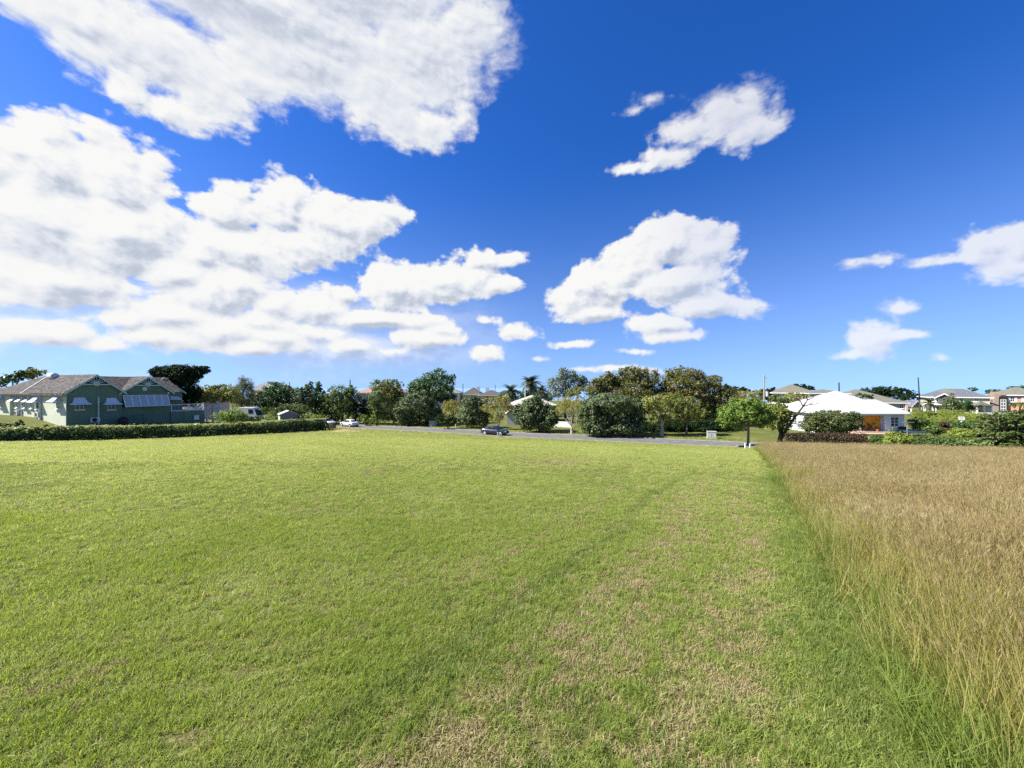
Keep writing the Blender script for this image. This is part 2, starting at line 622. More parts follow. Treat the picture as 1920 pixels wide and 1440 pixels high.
def grass_sheet_mat(name, ca, cb):
    m = bpy.data.materials.new(name)
    m.use_nodes = True
    nt = m.node_tree
    b = nt.nodes['Principled BSDF']
    b.inputs['Roughness'].default_value = 0.9
    b.inputs['Specular IOR Level'].default_value = 0.1
    ge = nt.nodes.new('ShaderNodeNewGeometry')
    n1 = nt.nodes.new('ShaderNodeTexNoise'); n1.inputs['Scale'].default_value = 0.35; n1.inputs['Detail'].default_value = 8; n1.inputs['Roughness'].default_value = 0.65
    n2 = nt.nodes.new('ShaderNodeTexNoise'); n2.inputs['Scale'].default_value = 14; n2.inputs['Detail'].default_value = 5
    for n in (n1, n2):
        nt.links.new(ge.outputs['Position'], n.inputs['Vector'])
    r = nt.nodes.new('ShaderNodeValToRGB')
    r.color_ramp.elements[0].position = 0.3; r.color_ramp.elements[0].color = rgb(ca)
    r.color_ramp.elements[1].position = 0.75; r.color_ramp.elements[1].color = rgb(cb)
    nt.links.new(n1.outputs['Fac'], r.inputs[0])
    r2 = nt.nodes.new('ShaderNodeValToRGB')
    r2.color_ramp.elements[0].position = 0.3; r2.color_ramp.elements[0].color = (0.55, 0.55, 0.5, 1)
    r2.color_ramp.elements[1].position = 0.7; r2.color_ramp.elements[1].color = (1.2, 1.15, 1.1, 1)
    nt.links.new(n2.outputs['Fac'], r2.inputs[0])
    mx = nt.nodes.new('ShaderNodeMix'); mx.data_type = 'RGBA'; mx.blend_type = 'MULTIPLY'; mx.inputs['Factor'].default_value = 1
    nt.links.new(r.outputs[0], mx.inputs['A']); nt.links.new(r2.outputs[0], mx.inputs['B'])
    nt.links.new(mx.outputs['Result'], b.inputs['Base Color'])
    bu = nt.nodes.new('ShaderNodeBump'); bu.inputs['Strength'].default_value = 0.6; bu.inputs['Distance'].default_value = 0.05
    nt.links.new(n2.outputs['Fac'], bu.inputs['Height']); nt.links.new(bu.outputs[0], b.inputs['Normal'])
    return m


def grid_surface(name, xs, ys, zf, m):
    X, Y = np.meshgrid(xs, ys)
    Z = zf(X, Y)
    v = np.stack([X.ravel(), Y.ravel(), Z.ravel()], 1)
    nx, ny = len(xs), len(ys)
    i = np.arange(nx - 1)[None, :] + nx * np.arange(ny - 1)[:, None]
    i = i.ravel()
    f = np.stack([i, i + 1, i + nx + 1, i + nx], 1)
    o = np_mesh(name, v, f, m)
    o.data.polygons.foreach_set('use_smooth', np.ones(len(f), dtype=bool))
    return o


def hedge_x(y):
    return np.where(y < 18, -90.0, np.interp(y, [18, 20, 30, 34, 44, 55, 67, 75, 84], [-44, -43, -42.5, -41.9, -40.2, -37.4, -35.7, -36, -38]))


def axis(far, near, step, n):
    a = np.arange(-near, near + 0.01, step)
    g = near + (far - near) * (np.linspace(0, 1, n)[1:] ** 3)
    return np.concatenate([-g[::-1], a, g])


def build_setting():
    xs = axis(3000, 110, 2.0, 24)
    ys = np.concatenate([-60 - 400 * np.linspace(0, 1, 8)[::-1][:-1] ** 2, np.arange(-60, 130, 1.9), 130 + 2900 * np.linspace(0, 1, 30) ** 2.5])
    ys = np.unique(ys)

    def zf(X, Y):
        Z = ground(X, Y)
        inside = (side(X, Y) < -1.6) & (road_off(X, Y) < -5) & (X > hedge_x(Y) + 2) & (Y > -10) & (X > -58)
        return Z - 0.10 * (np.abs(road_off(X, Y)) < 2.3) - 0.15 * inside - 0.02
    tag(grid_surface('ground', xs, ys, zf, grass_sheet_mat('rough turf', (0.075, 0.105, 0.022), (0.17, 0.165, 0.05))), kind='structure')
    # the mown lawn: a finer sheet just above the ground, out to the hedge, the road and the tall grass
    lx, ly = np.arange(-62, 32, 0.7), np.concatenate([np.arange(-12, 12, 0.5), np.arange(12, 84, 0.8)])
    X, Y = np.meshgrid(lx, ly)
    Z = ground(X, Y) - 0.004
    v = np.stack([X.ravel(), Y.ravel(), Z.ravel()], 1)
    nx, ny = len(lx), len(ly)
    i = (np.arange(nx - 1)[None, :] + nx * np.arange(ny - 1)[:, None]).ravel()
    f = np.stack([i, i + 1, i + nx + 1, i + nx], 1)
    ok = ((side(X, Y) < 3.0) & (road_off(X, Y) < -2.8) & (X > hedge_x(Y) - 0.3)).ravel()
    f = f[ok[f].all(1)]
    lawn = np_mesh('lawn', v, f, grass_sheet_mat('lawn turf', (0.10, 0.11, 0.032), (0.19, 0.18, 0.065)))
    lawn.data.polygons.foreach_set('use_smooth', np.ones(len(f), dtype=bool))
    tag(lawn, kind='structure')
    # sea
    sea = MB()
    n = 48
    sea.add([(0, 1500, -60)] + [(40000 * math.cos(2 * PI * k / n), 1500 + 40000 * math.sin(2 * PI * k / n), -60) for k in range(n)],
            [(0, k + 1, (k + 1) % n + 1) for k in range(n)])
    tag(sea.build('sea', mat('sea water', (0.15, 0.29, 0.52), (0.17, 0.31, 0.55), rough=0.6, scale=0.002)), kind='structure')
    # road sheet, far kerb and the verge lip
    asph = mat('asphalt', (0.105, 0.102, 0.097), (0.16, 0.153, 0.145), rough=0.92, scale=1.3, detail=9, bump=0.3, bscale=30)
    conc = mat('kerb concrete', (0.22, 0.21, 0.19), (0.14, 0.135, 0.12), rough=0.9, scale=2.2)
    W = 2.75
    lanes = np.linspace(-W, W, 5)
    v, f = [], []
    for i in range(len(RL)):
        for w in lanes:
            p = RL[i] + RN[i] * w
            v.append((p[0], p[1]))
    v = np.array(v)
    z = ground(v[:, 0], v[:, 1]) + 0.05
    k = len(lanes)
    idx = (np.arange(len(RL) - 1)[:, None] * k + np.arange(k - 1)[None]).ravel()
    f = np.stack([idx, idx + k, idx + k + 1, idx + 1], 1)[:, ::-1]
    tag(np_mesh('road', np.column_stack([v, z]), f, asph), kind='structure')
    for name, w0, w1, h in (('kerb', W + 0.003, W + 0.18, 0.15), ('kerb', -W - 0.18, -W - 0.003, 0.07)):
        pr = []
        for i in range(len(RL)):
            a, b_ = RL[i] + RN[i] * w0, RL[i] + RN[i] * w1
            za, zb = gz(*a), gz(*b_)
            pr += [(a[0], a[1], za - 0.2), (a[0], a[1], za + h), (b_[0], b_[1], zb + h), (b_[0], b_[1], zb - 0.2)]
        pr = np.array(pr)
        n = len(RL)
        idx = (np.arange(n - 1)[:, None] * 4 + np.arange(3)[None]).ravel()
        f = np.stack([idx, idx + 4, idx + 5, idx + 1], 1)[:, ::-1]
        tag(np_mesh(name, pr, f, conc), kind='structure')


build_setting()


# ------------------------------------------------------------------ grass: scattered clumps
def scatter(name, pts, rot, scl, idx, protos, label=None):
    c = bpy.data.collections.new(name + ' clumps')
    for k, o in enumerate(protos):
        o.name = 'clump_%02d' % k
        c.objects.link(o)
    me = bpy.data.meshes.new(name)
    me.vertices.add(len(pts)); me.vertices.foreach_set('co', pts.astype(np.float32).ravel())
    for nm, ty, arr in (('rot', 'FLOAT_VECTOR', rot), ('scl', 'FLOAT_VECTOR', scl), ('idx', 'INT', idx)):
        a = me.attributes.new(nm, ty, 'POINT')
        if ty == 'INT':
            a.data.foreach_set('value', arr.astype(np.int32))
        else:
            a.data.foreach_set('vector', arr.astype(np.float32).ravel())
    o = bpy.data.objects.new(name, me)
    COL.objects.link(o)
    ng = bpy.data.node_groups.new(name + ' scatter', 'GeometryNodeTree')
    ng.interface.new_socket('Geometry', in_out='INPUT', socket_type='NodeSocketGeometry')
    ng.interface.new_socket('Geometry', in_out='OUTPUT', socket_type='NodeSocketGeometry')
    gi = ng.nodes.new('NodeGroupInput'); go = ng.nodes.new('NodeGroupOutput')
    ci = ng.nodes.new('GeometryNodeCollectionInfo')
    ci.inputs['Collection'].default_value = c
    ci.inputs['Separate Children'].default_value = True
    ci.inputs['Reset Children'].default_value = True
    ip = ng.nodes.new('GeometryNodeInstanceOnPoints')
    ip.inputs['Pick Instance'].default_value = True

    def attr(nm, ty):
        n = ng.nodes.new('GeometryNodeInputNamedAttribute')
        n.data_type = ty
        n.inputs['Name'].default_value = nm
        return n.outputs['Attribute']
    ng.links.new(gi.outputs[0], ip.inputs['Points'])
    ng.links.new(ci.outputs[0], ip.inputs['Instance'])
    ng.links.new(attr('idx', 'INT'), ip.inputs['Instance Index'])
    er = ng.nodes.new('FunctionNodeEulerToRotation')
    ng.links.new(attr('rot', 'FLOAT_VECTOR'), er.inputs[0])
    ng.links.new(er.outputs[0], ip.inputs['Rotation'])
    ng.links.new(attr('scl', 'FLOAT_VECTOR'), ip.inputs['Scale'])
    ng.links.new(ip.outputs[0], go.inputs[0])
    md = o.modifiers.new('scatter', 'NODES')
    md.node_group = ng
    tag(o, label, kind='stuff')
    return o


def blades(n, radius, length, width, lean, rng, seg=2, upright=0.0, curl=1.0, lmin=0.55, lmax=1.1):
    """n bent blades: arrays of vertices and quads."""
    a = rng.uniform(0, 2 * PI, n); r = radius * np.sqrt(rng.uniform(0, 1, n))
    bx, by = r * np.cos(a), r * np.sin(a)
    d = rng.uniform(0, 2 * PI, n)
    L = length * rng.uniform(lmin, lmax, n)
    ln = lean * rng.uniform(0.2, 1.0, n)
    w = width * rng.uniform(0.7, 1.2, n)
    dx, dy = np.cos(d), np.sin(d)
    wa = d + PI / 2 + rng.uniform(-0.9, 0.9, n)
    sx, sy = np.cos(wa), np.sin(wa)
    V = np.zeros((n, seg + 1, 2, 3))
    for k in range(seg + 1):
        t = k / seg
        th = ln * (0.35 + curl * 0.65 * t)                     # angle from vertical
        hx = L * t * np.sin(th)
        z = L * t * np.cos(th)
        ww = w * (1 - 0.85 * t ** 1.5) * 0.5
        V[:, k, 0] = np.stack([bx + dx * hx - sx * ww, by + dy * hx - sy * ww, z], 1)
        V[:, k, 1] = np.stack([bx + dx * hx + sx * ww, by + dy * hx + sy * ww, z], 1)
    base = (np.arange(n) * (seg + 1) * 2)[:, None] + (np.arange(seg) * 2)[None]
    base = base.ravel()
    f = np.stack([base, base + 1, base + 3, base + 2], 1)
    return V.reshape(-1, 3), f


def build_grass():
    rng = np.random.default_rng(7)
    g1 = leaf_mat('lawn blade green', (0.19, 0.265, 0.040), (0.305, 0.37, 0.082), (0.42, 0.43, 0.19), trans=0.46, rough=0.5, spec=0.25, wscale=0.9, use_inst=True)
    g2 = leaf_mat('lawn blade lush', (0.135, 0.20, 0.040), (0.225, 0.285, 0.068), (0.31, 0.34, 0.11), trans=0.42, rough=0.5, spec=0.25, wscale=0.9, use_inst=True)
    dr = leaf_mat('lawn thatch dry', (0.25, 0.205, 0.09), (0.40, 0.345, 0.175), (0.17, 0.22, 0.05), trans=0.25, rough=0.7, spec=0.15, wscale=2.0, use_inst=True)
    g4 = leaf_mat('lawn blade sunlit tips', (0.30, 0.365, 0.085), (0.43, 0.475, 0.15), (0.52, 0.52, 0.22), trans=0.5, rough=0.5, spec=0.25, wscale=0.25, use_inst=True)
    protos = []
    for k in range(12):
        kind = k // 3
        v, f = blades(34, 0.055, 0.050 if kind != 2 else 0.036, 0.0046, 1.25 if kind != 2 else 1.5, rng)
        protos.append(np_mesh('clump', v, f, (g1, g2, dr, g4)[kind], link=False))
    P = []

    def zone(y0, y1, dens, s):
        # points in a wedge slightly wider than the view
        A = 1.62 * (y1 * y1 - y0 * y0)
        n = int(A * dens)
        y = np.sqrt(rng.uniform(y0 * y0, y1 * y1, n))
        x = rng.uniform(-1.55, 1.5, n) * y + rng.uniform(-0.6, 0.6, n)
        P.append(np.stack([x, y, np.full(n, s)], 1))
    zone(0.9, 3.2, 520, 1.0)
    zone(3.2, 6.5, 300, 1.15)
    zone(6.5, 13, 130, 1.5)
    zone(13, 26, 48, 2.1)
    zone(26, 48, 16, 2.9)
    zone(48, 84, 6.5, 3.6)
    P = np.concatenate(P)
    x, y, s = P.T
    sd = side(x, y)
    ro = road_off(x, y)
    keep = (sd < 0.12) & (np.abs(ro) > 3.0) & (ro < 9)
    # hedge line on the left bounds the lawn
    hx = np.interp(y, [20, 30, 34, 44, 55, 67, 75], [-43, -42.5, -41.9, -40.2, -37.4, -35.7, -36])
    keep &= (x > hx + 0.5) | (y < 18)
    x, y, s, sd, ro = x[keep], y[keep], s[keep], sd[keep], ro[keep]
    # dryness: mower track beside the tall grass, worn patches, noise
    n1 = fbm(x * 0.9, y * 0.9, 3)
    n2 = fbm(x * 4.6, y * 4.6, 11)
    sst = lambda v, a, b: np.clip((v - a) / (b - a), 0, 1) ** 2 * (3 - 2 * np.clip((v - a) / (b - a), 0, 1))
    wob = sd + 0.10 * np.sin(y * 0.8 + 0.5) + 0.18 * (n1 - 0.5)
    tr = (sst(wob, -2.55, -2.2) - sst(wob, -0.85, -0.45)) * (1 - 0.75 * np.exp(-((wob + 1.45) / 0.17) ** 2)) * np.clip(1.3 - y / 15, 0.12, 1.2)
    tr += 0.55 * np.exp(-((wob + 3.6) / 0.22) ** 2) * np.clip((y - 2) / 3, 0, 1) * np.clip(1.2 - y / 22, 0, 1)
    line = np.exp(-((wob + 2.75) / 0.12) ** 2)                      # lush line beside the track
    dry = 0.05 + 0.74 * tr * np.clip(n2 * 2.0 - 0.22, 0.22, 1.0) + 0.5 * np.clip(n1 - 0.60, 0, 1)
    for (px, py, rx, ry, a) in ((1045, 866, 48, 7, 1.3), (975, 861, 22, 3, 0.7), (697, 886, 26, 4, 1.0), (1130, 892, 24, 4, 0.7), (1335, 855, 25, 3, 0.5),
                                (1150, 985, 34, 10, 0.6), (985, 1112, 18, 8, 0.9), (1370, 890, 30, 5, 0.4), (310, 890, 40, 3, 0.3),
                                (90, 1300, 90, 40, 0.45), (230, 1270, 50, 18, 0.4), (450, 1210, 60, 20, 0.3), (1455, 940, 5, 6, 1.0)):
        c = foot(px, py)
        rX = rx / F * c.y
        rY = abs(foot(px, py + ry).y - c.y) + 0.1
        q = ((x - c.x) / rX) ** 2 + ((y - c.y) / rY) ** 2
        dry += a * np.exp(-q) * np.clip(n2 * 2.2 - 0.35, 0, 1.1)
    isdry = rng.uniform(0, 1, len(x)) < dry
    lush = rng.uniform(0, 1, len(x)) < np.clip(0.9 * np.exp(-((sd - 0.0) / 0.55) ** 2) + 0.8 * line + 1.8 * (fbm(x * 0.35, y * 0.35, 21) - 0.46), 0.05, 0.95)
    tip = rng.uniform(0, 1, len(x)) < np.clip((y - 6) / 16, 0, 0.9) + np.clip((-x - 4) / 30, 0, 0.4)  # paler blades afar and leftward: the sun's brightening put into the colour
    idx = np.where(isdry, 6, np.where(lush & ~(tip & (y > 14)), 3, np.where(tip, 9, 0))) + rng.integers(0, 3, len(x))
    sc = s * rng.uniform(0.75, 1.2, len(x))
    hz = rng.uniform(0.75, 1.2, len(x)) * np.where(s > 1.3, 0.75, 1.0) * (0.8 + 0.5 * fbm(x * 1.3, y * 1.3, 5)) * np.where(sd > -0.5, 1.35, 1.0)
    scl = np.stack([sc, sc, s ** 0.55 * hz], 1)
    rot = np.stack([np.full(len(x), -0.095) + rng.normal(0, 0.12, len(x)), rng.normal(0, 0.12, len(x)), rng.uniform(0, 2 * PI, len(x))], 1)
    pts = np.stack([x, y, ground(x, y)], 1)
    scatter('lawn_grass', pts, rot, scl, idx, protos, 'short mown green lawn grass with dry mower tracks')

    # ---- tall dry grass on the right
    gl = leaf_mat('tall grass leaf', (0.17, 0.185, 0.03), (0.29, 0.27, 0.065), (0.40, 0.35, 0.14), trans=0.4, rough=0.55, spec=0.2, wscale=0.7, use_inst=True)
    gg = leaf_mat('tall grass green leaf', (0.12, 0.18, 0.03), (0.20, 0.25, 0.05), (0.32, 0.31, 0.10), trans=0.4, rough=0.55, spec=0.2, wscale=0.7, use_inst=True)
    st = leaf_mat('tall grass stalk', (0.27, 0.25, 0.075), (0.40, 0.35, 0.13), (0.50, 0.44, 0.24), trans=0.3, rough=0.6, spec=0.2, wscale=0.7, use_inst=True)
    sh = leaf_mat('tall grass seed head', (0.245, 0.18, 0.075), (0.41, 0.34, 0.175), (0.54, 0.475, 0.30), trans=0.35, rough=0.8, spec=0.1, wscale=0.5, use_inst=True)
    protos = []
    for k in range(10):
        green = k in (6, 7)
        bare = k > 7
        H = 0.74 if not green else 0.45
        V, Fc, mi = [], [], []

        def put(v, f, m_):
            o = sum(len(q) for q in V)
            V.append(v); Fc.append(f + o); mi.extend([m_] * len(f))
        v, f = blades(30 if not green else 44, 0.15, H * (0.78 if not green else 0.95), 0.0062, 0.55 if not green else 0.8, rng, seg=3); put(v, f, 0)
        if not green:
            ns = 22
            v, f = blades(ns, 0.16, H, 0.0034, 0.34, rng, seg=3, lmin=0.78, lmax=1.08); put(v, f, 1)
            tip = v.reshape(ns, 4, 2, 3)
            dirn = (tip[:, 3].mean(1) - tip[:, 2].mean(1)); dirn /= np.linalg.norm(dirn, axis=1)[:, None]
            t0 = tip[:, 3].mean(1)
            for j in range(0 if not bare else 16, ns):                       # feathery head: three thin leaf-like sprays
                for q in range(4):
                    dd = dirn[j] + rng.normal(0, 0.16, 3) + np.array([0.12, 0, -0.05])
                    dd /= np.linalg.norm(dd)
                    sdv = np.cross(dd, rng.normal(0, 1, 3)); sdv /= np.linalg.norm(sdv)
                    hl = rng.uniform(0.05, 0.10); wd = rng.uniform(0.0014, 0.003)
                    a0 = t0[j] - dirn[j] * rng.uniform(0, 0.07)
                    put(np.array([a0, a0 + dd * hl * 0.45 + sdv * wd, a0 + dd * hl, a0 + dd * hl * 0.45 - sdv * wd]), np.array([[0, 1, 2, 3]]), 2)
        o = np_mesh('tuft', np.concatenate(V), np.concatenate(Fc), None, link=False)
        for m_ in ((gl if not green else gg), st, sh):
            o.data.materials.append(m_)
        o.data.polygons.foreach_set('material_index', np.array(mi, dtype=np.int32))
        protos.append(o)
    P = []
    zone(0.5, 4, 125, 1.0); zone(4, 10, 60, 1.0); zone(10, 20, 34, 1.1); zone(20, 50, 20, 1.3)
    P = np.concatenate(P)
    x, y, s = P.T
    x = x + 0.6
    sd = side(x, y) + 0.30 * (fbm(x * 1.3, y * 1.3, 40) - 0.5)
    keep = (sd > -0.10) & (road_off(x, y) < -3.5) & (x < y * 1.5 + 4)
    x, y, s, sd = x[keep], y[keep], s[keep], sd[keep]
    n1 = fbm(x * 0.45, y * 0.45, 31); n2 = fbm(x * 1.2, y * 1.2, 35)
    thin = rng.uniform(0, 1, len(x)) > 0.8 * np.clip(0.42 - n2, 0, 1) * 3
    # greener and lower at the mown edge and close by on the near side
    gr = rng.uniform(0, 1, len(x)) < np.clip(0.75 * np.exp(-(sd / 0.35) ** 2) + 0.4 * np.exp(-((y - 0.8) / 0.9) ** 2) * (x < 2.7) + 0.05, 0, 0.95)
    idx = np.where(gr, 6 + rng.integers(0, 2, len(x)), rng.integers(0, 6, len(x)))
    ol = (rng.uniform(0, 1, len(x)) < np.clip(0.75 - sd / 2.2, 0, .7) + np.clip(0.8 - y / 6, 0, .5)) & ~gr
    idx = np.where(ol, 8 + rng.integers(0, 2, len(x)), idx)
    h = (0.55 + 0.75 * n1 + 0.55 * (n2 - 0.5)) * rng.uniform(0.85, 1.12, len(x)) * (0.68 + 0.32 * np.clip(sd / 0.5, 0, 1))
    lean = 0.10 + 0.9 * (n1 - 0.5) + (rng.uniform(0, 1, len(x)) < 0.05) * 1.2
    rot = np.stack([rng.normal(-0.05, 0.09, len(x)), rng.normal(0.08, 0.09, len(x)) + lean * 0.4, rng.uniform(0, 2 * PI, len(x))], 1)
    scl = np.stack([s, s, h], 1)
    pts = np.stack([x, y, ground(x, y)], 1)
    scatter('tall_dry_grass', pts, rot, scl, idx, protos, 'tall dry tan grass with feathery seed heads beside the mown lawn')


build_grass()


# ------------------------------------------------------------------ buildings
def quad_panel(mb, a, b, c, d, th):
    """A thin slab on the quad a b c d (counter-clockwise from outside), th thick, outwards."""
    a, b, c, d = (Vector(q) for q in (a, b, c, d))
    n = (b - a).cross(d - a).normalized() * th
    vs = [a, b, c, d, a + n, b + n, c + n, d + n]
    return mb.add(vs, [(3, 2, 1, 0), (4, 5, 6, 7), (0, 1, 5, 4), (1, 2, 6, 5), (2, 3, 7, 6), (3, 0, 4, 7)])


WHITE = mat('white paint', (0.80, 0.80, 0.77), (0.72, 0.72, 0.69), rough=0.5, scale=2)
GLASS = mat('window glass', (0.03, 0.035, 0.04), (0.05, 0.055, 0.06), rough=0.08, scale=0.8, spec=0.6)
DARK = mat('dark opening', (0.02, 0.02, 0.02), (0.03, 0.028, 0.026), rough=0.8)
STEEL = mat('galvanised steel', (0.42, 0.43, 0.43), (0.34, 0.35, 0.35), rough=0.45, metal=0.6, scale=4)
CONC = mat('grey concrete', (0.36, 0.35, 0.32), (0.26, 0.25, 0.23), rough=0.9, scale=1.6, detail=7, bump=0.2)


def roof_mat(name, c1, c2, scale=2.4):
    return mat(name, c1, c2, rough=0.9, scale=scale, detail=9, bump=0.5, bscale=9, stops=(0.3, 0.7))


def hip_roof(mb, x0, x1, y0, y1, ze, zr, ins=None, th=0.12):
    """Hip roof over the rectangle; ridge along the longer side, ins = distance of ridge ends from the short sides."""
    w, d = x1 - x0, y1 - y0
    if w >= d:
        i = d / 2 if ins is None else ins
        ym = (y0 + y1) / 2
        r0, r1 = (x0 + i, ym, zr), (x1 - i, ym, zr)
        vs = [(x0, y0, ze), (x1, y0, ze), (x1, y1, ze), (x0, y1, ze), r0, r1]
        fs = [(0, 1, 5, 4), (1, 2, 5), (2, 3, 4, 5), (3, 0, 4)]
    else:
        i = w / 2 if ins is None else ins
        xm = (x0 + x1) / 2
        r0, r1 = (xm, y0 + i, zr), (xm, y1 - i, zr)
        vs = [(x0, y0, ze), (x1, y0, ze), (x1, y1, ze), (x0, y1, ze), r0, r1]
        fs = [(0, 1, 4), (1, 2, 5, 4), (2, 3, 5), (3, 0, 4, 5)]
    o = len(vs)
    vs += [(p[0], p[1], p[2] - th) for p in vs[:4]]
    fs += [(0, o, o + 1, 1), (1, o + 1, o + 2, 2), (2, o + 2, o + 3, 3), (3, o + 3, o, 0), (o + 3, o + 2, o + 1, o)]
    mb.add(vs, fs)


def fascia(mb, x0, x1, y0, y1, z, h=0.2, t=0.05):
    mb.box(x0 - t, x1 + t, y0 - t, y0 - 0.003, z - h, z + 0.02)
    mb.box(x0 - t, x1 + t, y1 + 0.003, y1 + t, z - h, z + 0.02)
    mb.box(x0 - t, x0 - 0.003, y0, y1, z - h, z + 0.02)
    mb.box(x1 + 0.003, x1 + t, y0, y1, z - h, z + 0.02)


def window(parent, c, w, h, nrm, frame=WHITE, cols=2, rows=2, sill=True, bars=True, glass=GLASS, proud=0.05):
    """Window part (frame) with a pane sub-part; c = centre of its bottom edge on the wall, nrm = wall normal (local axes)."""
    n = Vector(nrm)
    s = Vector((0, 0, 1)).cross(n).normalized()
    M = Matrix((s, n, Vector((0, 0, 1)))).transposed().to_4x4()
    M.translation = Vector(c)
    f = MB(); t = 0.07
    f.box(-w / 2, -w / 2 + t, 0.004, proud, 0, h, M); f.box(w / 2 - t, w / 2, 0.004, proud, 0, h, M)
    f.box(-w / 2 + t, w / 2 - t, 0.004, proud, h - t, h, M); f.box(-w / 2 + t, w / 2 - t, 0.004, proud, 0, t, M)
    if bars:
        for k in range(1, cols):
            x = -w / 2 + w * k / cols
            f.box(x - 0.028, x + 0.028, 0.004, proud - 0.008, t, h - t, M)
        for k in range(1, rows):
            z = h * k / rows
            f.box(-w / 2 + t, w / 2 - t, 0.004, proud - 0.014, z - 0.022, z + 0.022, M)
    o = f.build('window', frame, parent)
    g = MB(); g.box(-w / 2 + t, w / 2 - t, 0.001, 0.02, t, h - t, M)
    g.build('pane', glass, o)
    if sill:
        q = MB(); q.box(-w / 2 - 0.12, w / 2 + 0.12, 0.002, 0.16, -0.13, -0.002, M)
        q.build('sill', frame, o)
    return o


def hip_house(name, label, cat, loc, rz, boxes, roof_m, wall_m, fasc=WHITE, wins=(), over=0.5, extra=None, group=None):
    """boxes: (x0, x1, y0, y1, eave z, ridge z, ridge inset or None); wins: (x, z, w, h, y of wall, normal sign)."""
    e = empty(name, loc, label, cat, group, rz)
    for k, (x0, x1, y0, y1, ze, zr, ins) in enumerate(boxes):
        w = MB(); w.box(x0, x1, y0, y1, -1.5, ze - 0.14); w.build('wall', wall_m, e)
        r = MB(); hip_roof(r, x0 - over, x1 + over, y0 - over, y1 + over, ze, zr, ins); r.build('roof', roof_m, e)
        f = MB(); fascia(f, x0 - over, x1 + over, y0 - over, y1 + over, ze - 0.002); f.build('fascia', fasc, e)
    for (x, z, w_, h_, y) in wins:
        window(e, (x, y, z), w_, h_, (0, -1, 0), cols=2, rows=3)
    return e


def gable_unit(e, x0, x1, y0, y1, ze, zr, wall_m, roof_m, over=0.35, zb=-1.5, trim=WHITE, front=True, th=0.12):
    """Gable block: ridge along y, gable end on y0."""
    xm = (x0 + x1) / 2
    w = MB()
    out = [(x0, zb), (x1, zb), (x1, ze), (xm, zr - 0.14), (x0, ze)]
    M = Matrix.Translation((0, y0, 0))
    w.prism(out, M, y1 - y0)
    wo = w.build('wall', wall_m, e)
    k = (zr - ze) / (xm - x0)
    r = MB()
    for sg in (-1, 1):
        xe = xm + sg * (xm - x0 + over)
        zee = ze - k * over
        a = [(xe, y0 - over, zee), (xm, y0 - over, zr), (xm, y1, zr), (xe, y1, zee)]
        if sg < 0:
            quad_panel(r, a[0], a[1], a[2], a[3], th) if False else None
        n = Vector((sg * k, 0, 1)).normalized() * th
        vs = [Vector(q) for q in a] + [Vector(q) + n for q in a]
        vs[5].x = vs[6].x = xm; vs[5].z = vs[6].z = zr + n.z * 1.25
        fs = [(0, 1, 2, 3), (7, 6, 5, 4), (0, 4, 5, 1), (2, 6, 7, 3), (3, 7, 4, 0)]
        if sg < 0:
            fs = [tuple(reversed(q)) for q in fs]
        r.add(vs, fs)
    ro = r.build('roof', roof_m, e)
    if front:
        b = MB()
        for sg in (-1, 1):
            xe = xm + sg * (xm - x0 + over)
            zee = ze - k * over
            y = y0 - over - 0.045
            b.add([(xe, y, zee - 0.16), (xm, y, zr - 0.16), (xm, y, zr + 0.12), (xe, y, zee + 0.10), (xe, y + 0.042, zee - 0.16), (xm, y + 0.042, zr - 0.16), (xm, y + 0.042, zr + 0.12), (xe, y + 0.042, zee + 0.10)],
                  [(0, 1, 2, 3), (7, 6, 5, 4), (0, 4, 5, 1), (1, 5, 6, 2), (2, 6, 7, 3), (3, 7, 4, 0)] if sg < 0 else [(3, 2, 1, 0), (4, 5, 6, 7), (1, 5, 4, 0), (2, 6, 5, 1), (3, 7, 6, 2), (0, 4, 7, 3)])
        b.build('bargeboard', trim, e)
    return wo, ro


